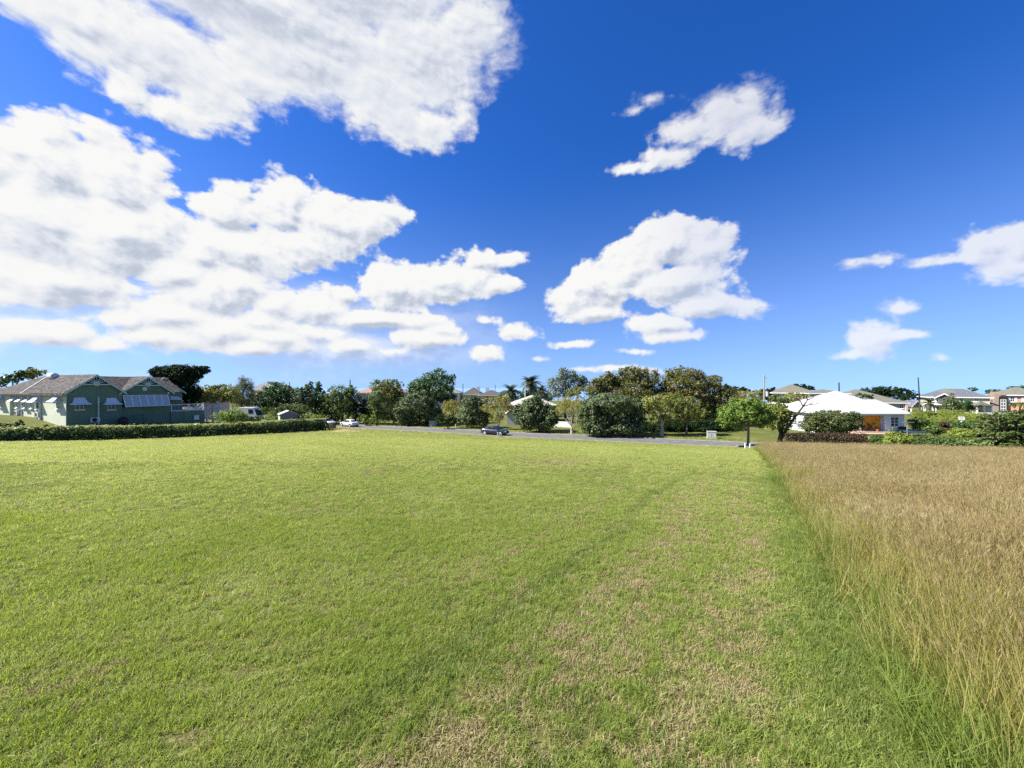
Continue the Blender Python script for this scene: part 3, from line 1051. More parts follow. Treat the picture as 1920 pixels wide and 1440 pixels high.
def build_green_house():
    X0, Y0 = -55.45, 46.0
    th = math.radians(68)
    zb = -4.98
    e = empty('green_house', (X0, Y0, zb), 'dark green gabled house with brown shingle roof behind the long hedge', 'house', None, th)
    d = Vector((math.cos(th), math.sin(th)))
    q = Vector((-math.sin(th), math.cos(th)))

    def onA(px, py, s=0.0):                    # gable side, local y = s: photograph pixel -> (x, z)
        m = (px - CX) / F
        ox, oy = X0 + q.x * s, Y0 + q.y * s
        t = (m * oy - ox) / (d.x - m * d.y)
        return t, -(py - YH) / F * (oy + d.y * t) - zb

    def onB(px, py, s=0.0):                    # sunlit side, local x = s: pixel -> (y, z)
        m = (px - CX) / F
        ox, oy = X0 + d.x * s, Y0 + d.y * s
        t = (m * oy - ox) / (q.x - m * q.y)
        return t, -(py - YH) / F * (oy + q.y * t) - zb
    green = mat('green render', (0.140, 0.205, 0.142), (0.118, 0.176, 0.121), rough=0.85, scale=0.9, detail=6, bump=0.12, bscale=20)
    pale = mat('pale green trim', (0.50, 0.58, 0.50), (0.42, 0.5, 0.43), rough=0.6)
    cream = mat('sunlit wall render', (0.56, 0.58, 0.44), (0.50, 0.53, 0.40), rough=0.85, scale=0.8, detail=6)  # pale copy of the green render with the sunlight put into its colour
    shin = mat('weathered shingles', (0.125, 0.108, 0.095), (0.020, 0.016, 0.014), rough=.9, scale=3.2, detail=10, bump=.6, bscale=9, stops=(.34, .56))
    hood_m = mat('painted hood metal', (0.66, 0.70, 0.72), (0.58, 0.62, 0.65), rough=0.45, scale=2)
    ze, zr = 4.45, 6.62
    x1, x2 = 5.15, 10.65
    # walls and roofs: two gables flush, one set back, wing along the sunlit side
    gable_unit(e, 0.003, x1, 0, 9, ze, zr, green, shin, trim=pale)
    gable_unit(e, x1 + 0.004, x2, 0.25, 9, ze - 0.05, zr - 0.1, green, shin, trim=pale)
    gable_unit(e, 8.9, 14.0, 4.0, 12, ze - 0.1, zr - 0.15, green, shin, trim=pale)
    r = MB()                                   # roof across, ridge along x
    r.add([(2.5, 0.2, ze - 0.1), (12, 0.2, ze - 0.1), (12, 4.2, zr - 0.02), (2.5, 4.2, zr - 0.02), (2.5, 8.3, ze - 0.1), (12, 8.3, ze - 0.1)], [(0, 1, 2, 3), (3, 2, 5, 4)])
    r.build('roof', shin, e)
    # wing behind the sunlit wall
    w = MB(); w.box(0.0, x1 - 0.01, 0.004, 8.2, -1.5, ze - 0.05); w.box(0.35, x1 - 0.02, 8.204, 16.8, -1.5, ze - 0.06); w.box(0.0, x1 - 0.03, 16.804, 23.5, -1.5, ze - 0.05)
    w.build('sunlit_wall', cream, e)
    rr = MB(); k = 0.45
    rr.add([(-k, -0.3, ze - 0.33), (-k, 24, ze - 0.33), (x1 + k, 24, ze - 0.33), (x1 + k, 8.6, ze - 0.33), (2.575, -0.3, zr + 0.13), (2.575, 14.2, zr + 0.13), (2.575, 8.6, zr + 0.13)],
           [(0, 4, 5, 1), (1, 5, 2), (2, 5, 6, 3)])
    rr.add([(-k, -0.34, ze - 0.50), (-k, 24, ze - 0.50), (-k, 24, ze - 0.34), (-k, -0.34, ze - 0.34), (-k + .06, -0.34, ze - 0.50), (-k + .06, 24, ze - 0.50)], [(0, 1, 2, 3), (4, 5, 1, 0)])
    rr.build('roof', shin, e)
    # a hip flashing line on the sunlit roof
    fl = MB(); fl.bar((-k, 11.8, ze - 0.27), (2.5, 13.0, zr + 0.16), 0.16, 0.05); fl.build('ridge_flashing', mat('weathered flashing', (0.36, 0.33, 0.28)), e)
    cw = MB(); cw.tube([(2.1, 9.9, 6.62), (2.1, 11.1, 6.62)], 0.42, 14); cw.build('roof_vent', WHITE, e)
    # fretwork sunbursts in the gables
    fret = pale
    for gx0, gx1, gy, gze, gzr in ((0.003, x1, 0, ze, zr), (x1 + 0.004, x2, 0.25, ze - .05, zr - .1), (8.9, 14.0, 4.0, ze - .1, zr - .15)):
        xm = (gx0 + gx1) / 2; y = gy - 0.28
        kk = (gzr - gze) / (xm - gx0)
        bw = (xm - gx0) * 0.56
        zb_ = gzr - kk * bw
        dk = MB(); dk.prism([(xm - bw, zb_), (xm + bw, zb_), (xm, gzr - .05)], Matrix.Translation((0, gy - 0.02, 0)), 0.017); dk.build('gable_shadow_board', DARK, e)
        f = MB(); f.bar((xm - bw - .25, y, zb_), (xm + bw + .25, y, zb_), 0.11, 0.16)
        f.build('gable_beam', fret, e)
        for j in range(7):
            a = PI * (j + 1) / 8
            L = 0.0
            while L < 2.4 and (gzr - kk * abs(math.cos(a) * L)) - 0.1 > zb_ + 0.08 + math.sin(a) * L:
                L += 0.03
            sp = MB(); sp.bar((xm + math.cos(a) * 0.22, y, zb_ + 0.08 + math.sin(a) * 0.22), (xm + math.cos(a) * L, y, zb_ + .08 + math.sin(a) * L), 0.05, 0.085)
            sp.build('fretwork_spoke', fret, e)
        hb = MB(); hb.tube([(xm, y - .03, zb_ + .08), (xm, y + .03, zb_ + .08)], 0.3, 14); hb.build('fretwork_hub', fret, e)

    def hood(parent, M, w, h, dp):
        """Bell shaped window hood: concave curve flaring out at the foot (local: x along wall, y outwards)."""
        mb = MB()
        prof = [(0.0, 1.0, 0.55), (0.25, .74, 0.58), (0.5, .45, .66), (.75, .2, .8), (1.0, 0.0, 1.0)]
        rows = []
        for dpt, hh, ww in prof:
            y = 0.05 + dp * (dpt ** 1.3 * .75 + .25 * dpt); z = h * hh; x = w / 2 * ww
            rows.append([(-x, 0.0, z), (-x, y, z), (x, y, z), (x, 0.0, z)])
        vs = [p for r_ in rows for p in r_]
        fs = []
        for i in range(4):
            for j in range(3):
                a = i * 4 + j
                fs.append((a, a + 1, a + 5, a + 4))
        fs.append((0, 3, 2, 1))
        mb.add(vs, fs, M)
        lo = [(p[0], p[1], p[2] - .07) for p in rows[-1]]
        mb.add(rows[-1] + lo, [(0, 1, 5, 4), (1, 2, 6, 5), (2, 3, 7, 6)], M)
        return mb.build('window_hood', hood_m, parent)
    # gable side windows
    for cpx, wpx in ((148.8, 14), (208.5, 12.5)):
        t0, zt = onA(cpx, 757.0); t1, zb2 = onA(cpx, 768.0)
        ww = 0.78
        wi = window(e, (t0, -0.0, zb2), ww, zt - zb2 + .1, (0, -1, 0), frame=pale, cols=2, rows=2, glass=mat('green glass', (0.10, 0.13, 0.09), (0.05, 0.07, 0.05), rough=.15, scale=3))  # panes vary between two greens
        M = Matrix.Translation((t0, 0, onA(cpx, 757.5)[1])) @ Matrix.Diagonal((1, -1, 1, 1))
        hood(wi, M, 1.75, 0.82, 0.7)
    # push-out shutter of six panels
    ta, zt = onA(229.5, 741.5, .25); tb, _ = onA(309, 740, .25)
    _, zl = onA(270, 761, .25)
    fr = MB(); fr.box(ta, tb, 0.19, 0.244, zl - .1, zt + 0.05); fr.build('shutter_opening', DARK, e)
    sw = mat('bluish shutter panel', (0.40, 0.45, 0.49), (0.34, 0.39, 0.43), rough=.5)
    up = Vector((0, 0.15, zt)); lo = Vector((0, -0.55, zl - .02))
    n = 6; wv = (tb - ta + .25) / n
    for k in range(n):
        xa = ta + .02 + k * wv
        p = MB()
        quad_panel(p, (xa + .05, lo.y + .0, lo.z), (xa + wv - .05, lo.y, lo.z), (xa + wv - .05, up.y, up.z), (xa + .05, up.y, up.z), 0.02)
        p.build('shutter_panel', sw, e)
    fr = MB()
    for k in range(n + 1):
        xa = ta + .02 + k * wv
        fr.bar((xa, up.y - .02, up.z), (xa, lo.y - .02, lo.z), 0.09, 0.06)
    fr.bar((ta - .03, lo.y - .02, lo.z), (ta + .05 + n * wv, lo.y - .02, lo.z), 0.1, 0.06); fr.bar((ta - .03, up.y - .02, up.z), (ta + .05 + n * wv, up.y - .02, up.z), 0.1, 0.06)
    fr.build('shutter_frame', WHITE, e)
    # round vent
    t, z = onA(271, 729, .25)
    v = MB(); v.tube([(t, .21, z), (t, .245, z)], 0.30, 20); vo = v.build('round_vent', pale, e)
    v = MB()
    for k in range(-2, 3):
        v.box(t - .2, t + .2, .195, .207, z + k * .09 - .02, z + k * .09 + .02)
    v.build('louvre', WHITE, vo)
    # downpipe, thin conduit
    t, zt = onA(184, 744)
    v = MB(); v.tube([(t, -.1, -.3), (t, -.1, zt)], 0.09, 8); v.build('downpipe', pale, e)
    v = MB(); a = onA(128, 739.0); b = onA(141, 739.0); c = onA(142, 731.5); v.tube([(a[0], -.04, a[1]), (b[0], -.04, b[1]), (c[0], -.04, c[1])], 0.03, 6); v.build('conduit', pale, e)
    cb = MB(); cb.box(-.05, .02, -.05, -.002, -.5, ze - .2); cb.build('corner_board', pale, e)
    # set-back part: small canopy, lamp
    v = MB(); a = onA(311, 742.5, 3.9); b = onA(336, 748, 3.9)
    quad_panel(v, (a[0], 3.0, b[1] - .1), (b[0], 3.2, b[1] - .1), (b[0], 3.98, b[1] + .35), (a[0], 3.98, a[1] + .0), .05); v.build('canopy', WHITE, e)
    v = MB(); t, z = onA(314, 737, .25); v.tube([(t, .0, z - .12), (t, .0, z + .12)], [.08, .12], 8); v.build('wall_lamp', WHITE, e)
    # terrace wall with railing
    ta, zt = onA(313, 773.5, .2); tb, zt2 = onA(383, 773.5, .2)
    zt = 1.35
    v = MB(); v.box(x2 + .002, tb, .1, .35, -1.5, zt); v.box(tb - .25, tb - .002, .352, 7, -1.5, zt); v.build('terrace_wall', green, e)
    v = MB(); v.box(x2 + .002, tb + .05, .02, .43, zt + .002, zt + .08); v.build('terrace_coping', pale, e)

    def rail(xa, xb, lattice):
        zr0, zr1 = zt + .15, zt + 1.05
        f = MB()
        f.bar((xa, .22, zr0), (xb, .22, zr0), .06); f.bar((xa, .22, zr1), (xb, .22, zr1), .08)
        for xx in (xa, xb):
            f.bar((xx, .22, zt + .08), (xx, .22, zr1 + .06), .09)
        o = f.build('railing', WHITE, e)
        g = MB()
        m_ = max(1, int((xb - xa) / .6))
        for i in range(m_):
            u0 = xa + (xb - xa) * i / m_; u1 = xa + (xb - xa) * (i + 1) / m_
            if lattice:
                g.bar((u0, .22, zr0), (u1, .22, zr1), .045); g.bar((u0, .245, zr1), (u1, .245, zr0), .045)
            else:
                for j in range(4):
                    u = u0 + (u1 - u0) * j / 4
                    g.bar((u, .22, zr0), (u, .22, zr1), .02)
        g.build('lattice', WHITE if lattice else STEEL, o)
    xa, xb = x2 + .1, tb - .1
    xm = xa + (xb - xa) * .5
    rail(xa, xm, False); rail(xm + .1, xb, True)
    # wall box
    t, z = onA(368, 783, .1); v = MB(); v.box(t - .33, t + .33, -.02, .098, z - .33, z + .36); v.build('meter_box', WHITE, e)
    # sunlit-side windows with hoods
    for cpx, wid in ((110, 1.9), (72.5, 2.0), (52, 1.25), (39, 1.25), (25, 1.25), (3.5, 2.0)):
        s, z0 = onB(cpx, 767); _, z1 = onB(cpx, 756)
        z0 = max(2.15, min(2.5, z0)); 
        xw = .35 if 8.2 < s < 16.8 else 0
        wi = window(e, (xw, s, z0), wid * .62, 1.05, (-1, 0, 0), frame=WHITE, cols=2, rows=2)
        M = Matrix(((0, -1, 0, xw), (1, 0, 0, s), (0, 0, 1, z0 + .95), (0, 0, 0, 1)))
        hood(wi, M, wid, .95, .75)
    for s in (6.9, 8.1, 13.9):
        xw = .35 if 8.2 < s < 16.8 else 0
        v = MB(); v.tube([(xw - .08, s, -1), (xw - .08, s, ze - .3)], .07, 8); v.build('downpipe', WHITE, e)

    def ac(parent_loc, rz, label):
        a = empty('air_conditioner', parent_loc, label, 'air conditioner', 'air conditioner units on the green house', rz)
        b = MB(); b.box(-.42, .42, -.32, -.02, 0, .62); b.build('casing', mat('off white casing', (.62, .62, .58)), a)
        g = MB(); g.tube([(-.08, -.327, .31), (-.08, -.345, .31)], .25, 18); g.build('fan_grille', DARK, a)
        for q_ in (-.3, .3):
            k_ = MB(); k_.bar((q_, -.25, -.03), (q_, .0, -.03), .05); k_.build('bracket', STEEL, a)
    Wm = Matrix.Translation((X0, Y0, zb)) @ Matrix.Rotation(th, 4, 'Z')
    t, z = onA(177, 791.5)
    ac(Wm @ Vector((t, 0, z)), th, 'white air conditioner on the shaded green gable wall by the downpipe')
    for cpx, lb in ((75, 'air conditioner on the sunlit pale wall below the larger window hood'), (28, 'air conditioner on the sunlit pale wall near its far end')):
        s, z = onB(cpx, 778)
        ac(Wm @ Vector(((.35 if 8.2 < s < 16.8 else 0), s, 1.15)), th - PI / 2, lb)
    # black water tank and pipe frame in front of the gables
    t, z = onA(230, 796, -.8)
    p = Wm @ Vector((t, -.9, 0))
    a = empty('water_tank', (p.x, p.y, gz(p.x, p.y)), 'black plastic water tank standing against the green wall', 'tank')
    b = MB(); b.tube([(0, 0, -.1), (0, 0, .95)], .47, 16); b.build('body', mat('black plastic', (.018, .018, .02), rough=.4), a)
    b = MB(); b.tube([(0, 0, .951), (0, 0, 1.12)], [.46, .2], 16); b.build('lid', mat('black plastic', (.018, .018, .02)), a)
    t, z = onA(263, 796, -.8)
    p = Wm @ Vector((t, -.5, 0))
    b = MB(); zz = gz(p.x, p.y)
    b.bar((-.5, 0, -.2), (-.5, 0, 1.25), .09); b.bar((.5, 0, -.2), (.5, 0, 1.25), .09); b.bar((-.545, 0, 1.30), (.545, 0, 1.30), .09)
    b.bar((.55, 0, .7), (2.3, -.1, -.1), .06)
    o = b.build('pipe_frame', mat('green painted pipe', (.07, .14, .10)), None)
    o.location = (p.x, p.y, zz); o.rotation_euler = (0, 0, th)
    tag(o, 'green square pipe frame standing before the shuttered green wall', 'pipe frame')


build_green_house()


def build_white_house():
    zb = -6.87
    e = empty('white_roofed_house', (55, 58, zb), 'pale blue bungalow with bright white hip roof and orange porch door', 'house')
    wall = mat('pale blue render', (0.60, 0.67, 0.70), (0.55, 0.62, 0.66), rough=.8, scale=.8)
    wr = mat('white roof sheets', (0.44, 0.44, 0.44), (0.37, 0.37, 0.37), rough=.5, scale=1.3, detail=9, stops=(.48, .75))
    O = Vector((55, 58, zb))

    def L(X, Y, z):
        return (X - O.x, Y - O.y, z - zb)
    ze = -3.9 - zb                      # eave 2.97
    # walls
    w = MB(); w.box(47.8 - 55, 60 - 55, 60.6 - 58, 67.4 - 58, -1, ze - .12); w.build('wall', wall, e)
    w = MB(); w.box(60.003 - 55, 61.5 - 55, 58.2 - 58, 64.5 - 58, -1, ze - .12); w.build('wall', wall, e)
    # front wing: shallow porch with orange doors beside the front room
    w = MB(); w.box(56.45 - 55, 59.35 - 55, 56.0 - 58, 60.597 - 58, -1, ze - .12); w.build('wall', wall, e)
    w = MB(); w.box(53.5 - 55, 56.447 - 55, 56.8 - 58, 60.594 - 58, -1, ze - .12); w.build('wall', wall, e)
    w = MB(); w.box(47.8 - 55, 51.2 - 55, 57.6 - 58, 60.591 - 58, -1, ze - .12); w.build('wall', wall, e)
    peach = mat('peach tiles', (.62, .44, .33), (.55, .38, .28), rough=.7, scale=3)
    for y0, y1, z1 in ((56.1, 60.58, .42), (55.2, 56.097, .26), (54.4, 55.197, .10)):
        w = MB(); w.box(51.3 - 55, 56.44 - 55 if z1 > .3 else 57.3 - 55, y0 - 58, y1 - 58, -.6, z1 if z1 < .3 else .42); w.build('porch_floor' if z1 > .3 else 'step', peach, e)
    orange = mat('orange varnished door', (.80, .34, .03), (.66, .26, .02), rough=.45, scale=1.5)
    for k in range(4):
        d = MB(); x = 53.85 - 55 + k * .645; d.box(x, x + .63, 56.72 - 58, 56.797 - 58, .43, 2.6); d.build('door_panel', orange, e)
    d = MB(); d.box(53.51 - 55, 53.83 - 55, 56.75 - 58, 56.798 - 58, .43, 2.6); d.build('dark_door_and_shade', DARK, e)
    d = MB(); d.box(51.21 - 55, 53.49 - 55, 60.3 - 58, 60.58 - 58, .43, 2.6); d.build('dark_door_and_shade', DARK, e)  # dark slab that paints the shade deep in the porch recess
    for X in (51.4, 52.95):
        c = MB(); c.box(X - 55 - .13, X - 55 + .13, 56.15 - 58, 56.41 - 58, .422, ze - .3); c.build('column', WHITE, e)
    c = MB(); c.box(51.2 - 55, 56.447 - 55, 56.0 - 58, 56.3 - 58, ze - .32, ze - .12); c.build('porch_beam', wall, e)
    # roofs
    def hipz(x0, x1, y0, y1, ridge, m=wr):
        """ridge: two (X, Y, z) points along X"""
        r = MB()
        a, b = ridge
        vs = [L(x0, y0, -3.9), L(x1, y0, -3.9), L(x1, y1, -3.9), L(x0, y1, -3.9), L(*a), L(*b)]
        r.add(vs, [(0, 1, 5, 4), (1, 2, 5), (2, 3, 4, 5), (3, 0, 4), (3, 2, 1, 0)])
        vs2 = [L(x0, y0, -3.903), L(x1, y0, -3.903), L(x1, y1, -3.903), L(x0, y1, -3.903), L(x0, y0, -4.03), L(x1, y0, -4.03), L(x1, y1, -4.03), L(x0, y1, -4.03)]
        r.add(vs2, [(0, 4, 5, 1), (1, 5, 6, 2), (2, 6, 7, 3), (3, 7, 4, 0)])
        return r.build('roof', m, e)
    ro = hipz(47.2, 60.6, 57.0, 68.0, ((54.5, 62.4, -.52), (54.9, 62.4, -.52)))
    hipz(50.9, 62.0, 57.55, 65.2, ((55.0, 61.3, -1.95), (60.35, 61.3, -1.95)))
    hipz(50.7, 59.9, 55.4, 60.5, ((53.8, 59.0, -2.05), (58.0, 59.0, -2.05)))
    # standing seams on the visible slopes of the main roof
    for k in range(14):
        sm = MB()
        x = 47.6 + k * .52
        t = (x - 47.2) / (54.5 - 47.2)
        top = Vector((x, 57.0 + 5.4 * min(t, 1), -3.9 + 3.38 * min(t, 1)))
        sm.bar(L(x, 57.0, -3.88), L(top.x, top.y, top.z + .02), .05, .04)
        sm.build('roof_seam', wr, ro)
    # windows
    for x in (57.45 - 55, ):
        window(e, (x + .45, 56.0 - 58, 1.0), 1.25, 1.45, (0, -1, 0), cols=2, rows=3, proud=.06)
    for q in (59.24, 56.42):
        cb = MB(); cb.box(q - 55, q + .14 - 55, 55.96 - 58, 55.998 - 58, -.5, ze - .14); cb.build('corner_board', WHITE, e)
    window(e, (47.8 - 55, 62.5 - 58, 1.0), 1.1, 1.3, (-1, 0, 0), cols=2, rows=3)
    window(e, (47.8 - 55, 65.6 - 58, 1.0), 1.1, 1.3, (-1, 0, 0), cols=2, rows=3)
    window(e, (49.4 - 55, 57.6 - 58, 1.0), 1.1, 1.3, (0, -1, 0), cols=2, rows=3)
    # things on the porch
    pot = mat('terracotta pot', (.36, .12, .06), (.30, .09, .045), rough=.8)
    for k, (X, Y, z, lb) in enumerate(((54.75, 56.45, zb + .42, 'terracotta pot with dark plant in the porch of the white roofed house'), (55.0, 55.7, zb + .26, 'terracotta pot with small plant on the step of the white roofed house'))):
        a = empty('plant_pot', (X, Y, z), lb, 'plant pot', 'plant pots at the porch')
        b = MB(); b.tube([(0, 0, 0), (0, 0, .38)], [.16, .24], 12); b.build('pot', pot, a)
        b = MB()
        rr = random.Random(k)
        for j in range(16):
            an = rr.uniform(0, 2 * PI); ln = rr.uniform(.25, .6 if k else 1.0)
            p1 = (math.cos(an) * ln * .35, math.sin(an) * ln * .35, .38 + ln * .7)
            p2 = (math.cos(an) * ln * .7, math.sin(an) * ln * .7, .38 + ln * .8)
            b.tube([(0, 0, .34), p1, p2], [.03, .05, .005], 4)
        b.build('leaves', mat('pot leaves', (.03, .06, .02), (.02, .04, .015)), a)


build_white_house()


def far_houses():
    grey_roof = roof_mat('grey tiles', (0.22, 0.215, 0.20), (0.15, 0.147, 0.14))
    olive_roof = roof_mat('lichen tiles', (0.17, 0.165, 0.125), (0.11, 0.107, 0.085))
    terra = roof_mat('terracotta tiles', (0.34, 0.205, 0.15), (0.26, 0.155, 0.115))
    dark_roof = roof_mat('dark tiles', (0.10, 0.09, 0.078), (0.065, 0.06, 0.052))
    slate = roof_mat('blue slates', (0.13, 0.135, 0.15), (0.08, 0.085, 0.095))
    beige = roof_mat('beige sheets', (0.44, 0.41, 0.34), (0.36, 0.335, 0.28))
    cream = mat('cream render', (.50, .47, .36), (.44, .41, .31), rough=.85, scale=.6)
    white = mat('white render', (.60, .59, .55), (.52, .51, .48), rough=.85, scale=.6)
    greyw = mat('grey render', (.40, .39, .36), (.34, .33, .30), rough=.85)
    salmon = mat('salmon render', (.62, .31, .22), (.54, .26, .185), rough=.85, scale=.6)

    def frame(Y, px0, px1, rot):
        """Front wall from px0 (at depth Y) to px1, turned by rot; gives its middle, half width and pixel -> local maps."""
        c, sn = math.cos(rot), math.sin(rot)
        x0 = (px0 - CX) / F * Y
        T = lambda px: ((px - CX) / F * Y - x0) / (c - (px - CX) / F * sn)
        hw = T(px1) / 2
        P = Vector((x0 + hw * c, Y + hw * sn))
        zb = gz(P.x, P.y)
        lx = lambda px: T(px) - hw
        lz = lambda px, py: -(py - YH) / F * (Y + T(px) * sn) - zb
        return P, hw, zb, lx, lz

    def hh(name, label, Y, px0, px1, eave_py, ridge_py, depth, roof, wall, wins=(), ins=None, over=.5, extra=(), rot=0.0):
        """px0..px1: eaves in the photograph, the left one at depth Y."""
        P, hw, zb, lx, lz = frame(Y, px0, px1, rot)
        pm = (px0 + px1) / 2
        ze = lz(pm, eave_py)
        zr = -(ridge_py - YH) / F * (P.y + depth / 2) - zb
        bx = [(-hw + over, hw - over, 0, depth, ze, zr, ins)]
        for (a, b, ep, rp, dy, dep) in extra:
            bx.append((lx(a) + over, lx(b) - over, dy, dy + dep, -(ep - YH) / F * (P.y + dy) - zb, -(rp - YH) / F * (P.y + dy + dep / 2) - zb, None))
        e = hip_house(name, label, 'house', (P.x, P.y, zb), rot, bx, roof, wall, wins=[], over=over)
        for (px, p0, p1, wpx) in wins:
            z0, z1 = lz(px, p1), lz(px, p0)
            w_ = abs(lx(px + wpx / 2) - lx(px - wpx / 2))
            window(e, (lx(px), 0, z0), max(.7, w_), z1 - z0, (0, -1, 0), cols=2, rows=2)
        hh.lx, hh.lz = lx, lz
        return e, P.x, zb
    hh('grey_roofed_house', 'pale house with grey hip roof above the trees left of the round bush', 118, 466, 510, 731, 715.5, 12, grey_roof, white, [(490, 736, 744, 6)])
    e, xm, zb = hh('terracotta_roofed_house', 'cream house with pinkish terracotta roof between the dark trees', 104, 664, 748, 736, 719.5, 14, terra, greyw, [(677, 742, 756, 6), (690, 742, 756, 7), (712, 742, 755, 6)], ins=5.5)
    a = MB(); x = (690 - CX) / F * 104 - xm; a.tube([(x, -.03, -(742 - YH) / F * 104 - zb), (x, -.10, -(742 - YH) / F * 104 - zb)], .5, 16); a.build('window_arch', GLASS, e)
    hh('white_house_behind_trees', 'white house mostly hidden behind the tall dark tree left of the dark car', 145, 752, 862, 736, 724, 12, grey_roof, white, [(764, 738, 746, 5), (852, 738, 747, 5)])
    e, xm, zb = hh('dark_roofed_house', 'darker of the two brown hip roofs behind the yellow trees, left one', 150, 866, 903, 739, 727, 14, dark_roof, cream, [(878, 742, 749, 5), (892, 742, 749, 5)])
    v = MB(); v.box(1.5, 2.8, 5, 6.2, 4, -(724.5 - YH) / F * 155 - zb); v.build('roof_vent', WHITE, e)
    e, xm, zb = hh('dark_roofed_house', 'lighter brown hip roof with white vent above cream walls, right one of the two', 140, 896, 943, 741, 731, 14, dark_roof, cream, [(914, 743, 751, 5), (926, 743, 751, 5), (935, 743, 751, 4)])
    v = MB(); v.box(-2.2, -.8, 5, 6.2, 4, -(726.5 - YH) / F * 145 - zb); v.build('roof_vent', WHITE, e)
    # white gable behind the palms
    x, Y = (945 - CX) / F * 170, 170
    zb = gz(x, Y)
    e = empty('white_gabled_house', (x, Y, zb), 'white gable end far behind the left palm', 'house')
    gable_unit(e, -3.2, 3.4, 0, 12, -(738 - YH) / F * Y - zb, -(731.5 - YH) / F * Y - zb, white, beige)
    window(e, (0, 0, 3.2), 1.2, 1.4, (0, -1, 0))
    # beige roofed bungalow behind the round dark bush
    Y = 79
    x0, x1 = (953 - CX) / F * Y, (1047 - CX) / F * Y
    xm = (x0 + x1) / 2; zb = gz(xm, Y)
    e = hip_house('beige_roofed_bungalow', 'white bungalow with pale beige roof behind the round dark bush', 'house', (xm, Y, zb), 0,
                  [(x0 - xm + .5, x1 - xm - .5, 0, 11, -(760 - YH) / F * Y - zb, -(741.5 - YH) / F * 84 - zb, 3.8)], beige, white, fasc=mat('brown fascia', (.10, .07, .05)))
    window(e, (-3.3, 0, .9), 1.2, 1.2, (0, -1, 0))
    window(e, (3.2, 0, .9), 1.2, 1.2, (0, -1, 0))
    c = MB(); c.box(-4.6, -4.3, -1.2, -.9, -.5, 2.6); c.build('column', WHITE, e)
    gable_unit(e, -5.6, -1.6, -1.6, 4, 2.35, 3.9, white, beige, trim=mat('brown fascia', (.10, .07, .05)))
    # low white garden wall behind the bushes
    a, b = pix(1012, 788, 74), pix(1075, 788, 70)
    m = MB(); m.bar((a.x, a.y, gz(a.x, a.y) + .4), (b.x, b.y, gz(b.x, b.y) + .4), .2, 1.3)
    tag(m.build('garden_wall', white), 'low white garden wall behind the road bushes', 'wall')
    # two-storey olive hip roof house beside the pole
    hh('olive_roofed_house', 'cream two storey house with lichen grey pyramid roof behind the white roof', 112, 1448, 1533, 736.5, 720.5, 10, olive_roof, cream,
       [(1462, 739, 748, 8), (1477, 740, 749, 5), (1495, 739, 746, 6), (1510, 739, 746, 6)], ins=4.8, rot=math.radians(-28))
    # long roof behind the white roof
    e, xm, zb = hh('long_roofed_house', 'long low house with grey tiled roof behind the white roof', 98, 1555, 1704, 754.5, 729.5, 12, olive_roof, greyw, [(1690, 759, 766, 9)], ins=8.0, rot=math.radians(-20), extra=[(1526, 1610, 737.5, 730, 4, 8)])
    c = MB(); x = hh.lx(1698); c.box(x - .2, x + .2, -.45, -.1, -.5, hh.lz(1698, 756)); c.build('column', mat('pink column', (.6, .45, .42)), e)
    # tan flat-roofed outbuilding left of the white house
    Y = 76
    a = pix(1440, 760, Y); b = pix(1478, 760, Y)
    zb = gz(a.x, Y)
    e = empty('tan_outbuilding', ((a.x + b.x) / 2, Y, zb), 'small tan outbuilding with flat white roof beside the white roofed house', 'building')
    hw = (b.x - a.x) / 2; h = -(757 - YH) / F * Y - zb
    w = MB(); w.box(-hw + .4, hw - .2, 0, 4, -1, h - .25); w.build('wall', mat('tan render', (.50, .36, .20), (.42, .30, .17)), e)
    w = MB(); w.box(-hw, hw + .3, -.6, 4.4, h - .25, h); w.build('roof', WHITE, e)
    window(e, (.3, 0, h - 1.4), 1.0, 1.0, (0, -1, 0))
    # small white gabled carport by the leaning pole
    Y = 104
    xc = (1718 - CX) / F * Y; zb = gz(xc, Y)
    e = empty('carport', (xc, Y, zb), 'small white gabled carport behind the leaning pole', 'carport')
    hw = 9 / F * Y; ze = -(761 - YH) / F * Y - zb; zr = -(751.5 - YH) / F * Y - zb
    gable_unit(e, -hw, hw, 0, 6, ze, zr, slate, slate, zb=ze - .5)
    for x in (-hw + .2, hw - .2):
        p = MB(); p.box(x - .12, x + .12, .05, .3, -.5, ze - .5); p.build('post', WHITE, e)
    # cream two storey house with slate roof
    Y = 100
    e, xm, zb = hh('cream_slate_house', 'cream two storey house with blue grey slate roof and white porch gable', Y, 1735, 1862, 744.5, 729, 9, slate, cream,
                   [(1741, 747, 753, 5), (1748, 747, 753, 5), (1756, 747, 753, 5), (1770, 747, 754, 6), (1778, 747, 754, 5), (1803, 746, 753, 6), (1831, 746, 753, 7), (1735, 762, 771, 6), (1748, 762, 771, 6), (1757, 762, 771, 7), (1774, 762, 771, 7)], ins=4, rot=math.radians(-38))
    x = hh.lx(1767)
    ze, zr = hh.lz(1767, 745), hh.lz(1767, 738)
    gable_unit(e, x - 1.5, x + 1.5, -1.4, 4, ze, zr, slate, slate, zb=ze - .3)
    for q in (-1.4, 1.4):
        p = MB(); p.box(x + q - .13, x + q + .13, -1.38, -1.1, -.5, ze - .3); p.build('post', WHITE, e)
    p = MB(); p.box(x - 3.6, x + 2.2, -1.7, -.003, hh.lz(1760, 759), hh.lz(1760, 758) + .1); p.build('balcony_slab', WHITE, e)
    for q in (-3.4, -2.0):
        p = MB(); p.box(x + q - .15, x + q + .15, -1.6, -1.3, -.5, hh.lz(1760, 759) - .003); p.build('column', WHITE, e)
    t = MB(); xq = hh.lx(1781); zq = hh.lz(1779, 737) ; zt = hh.lz(1779, 728)
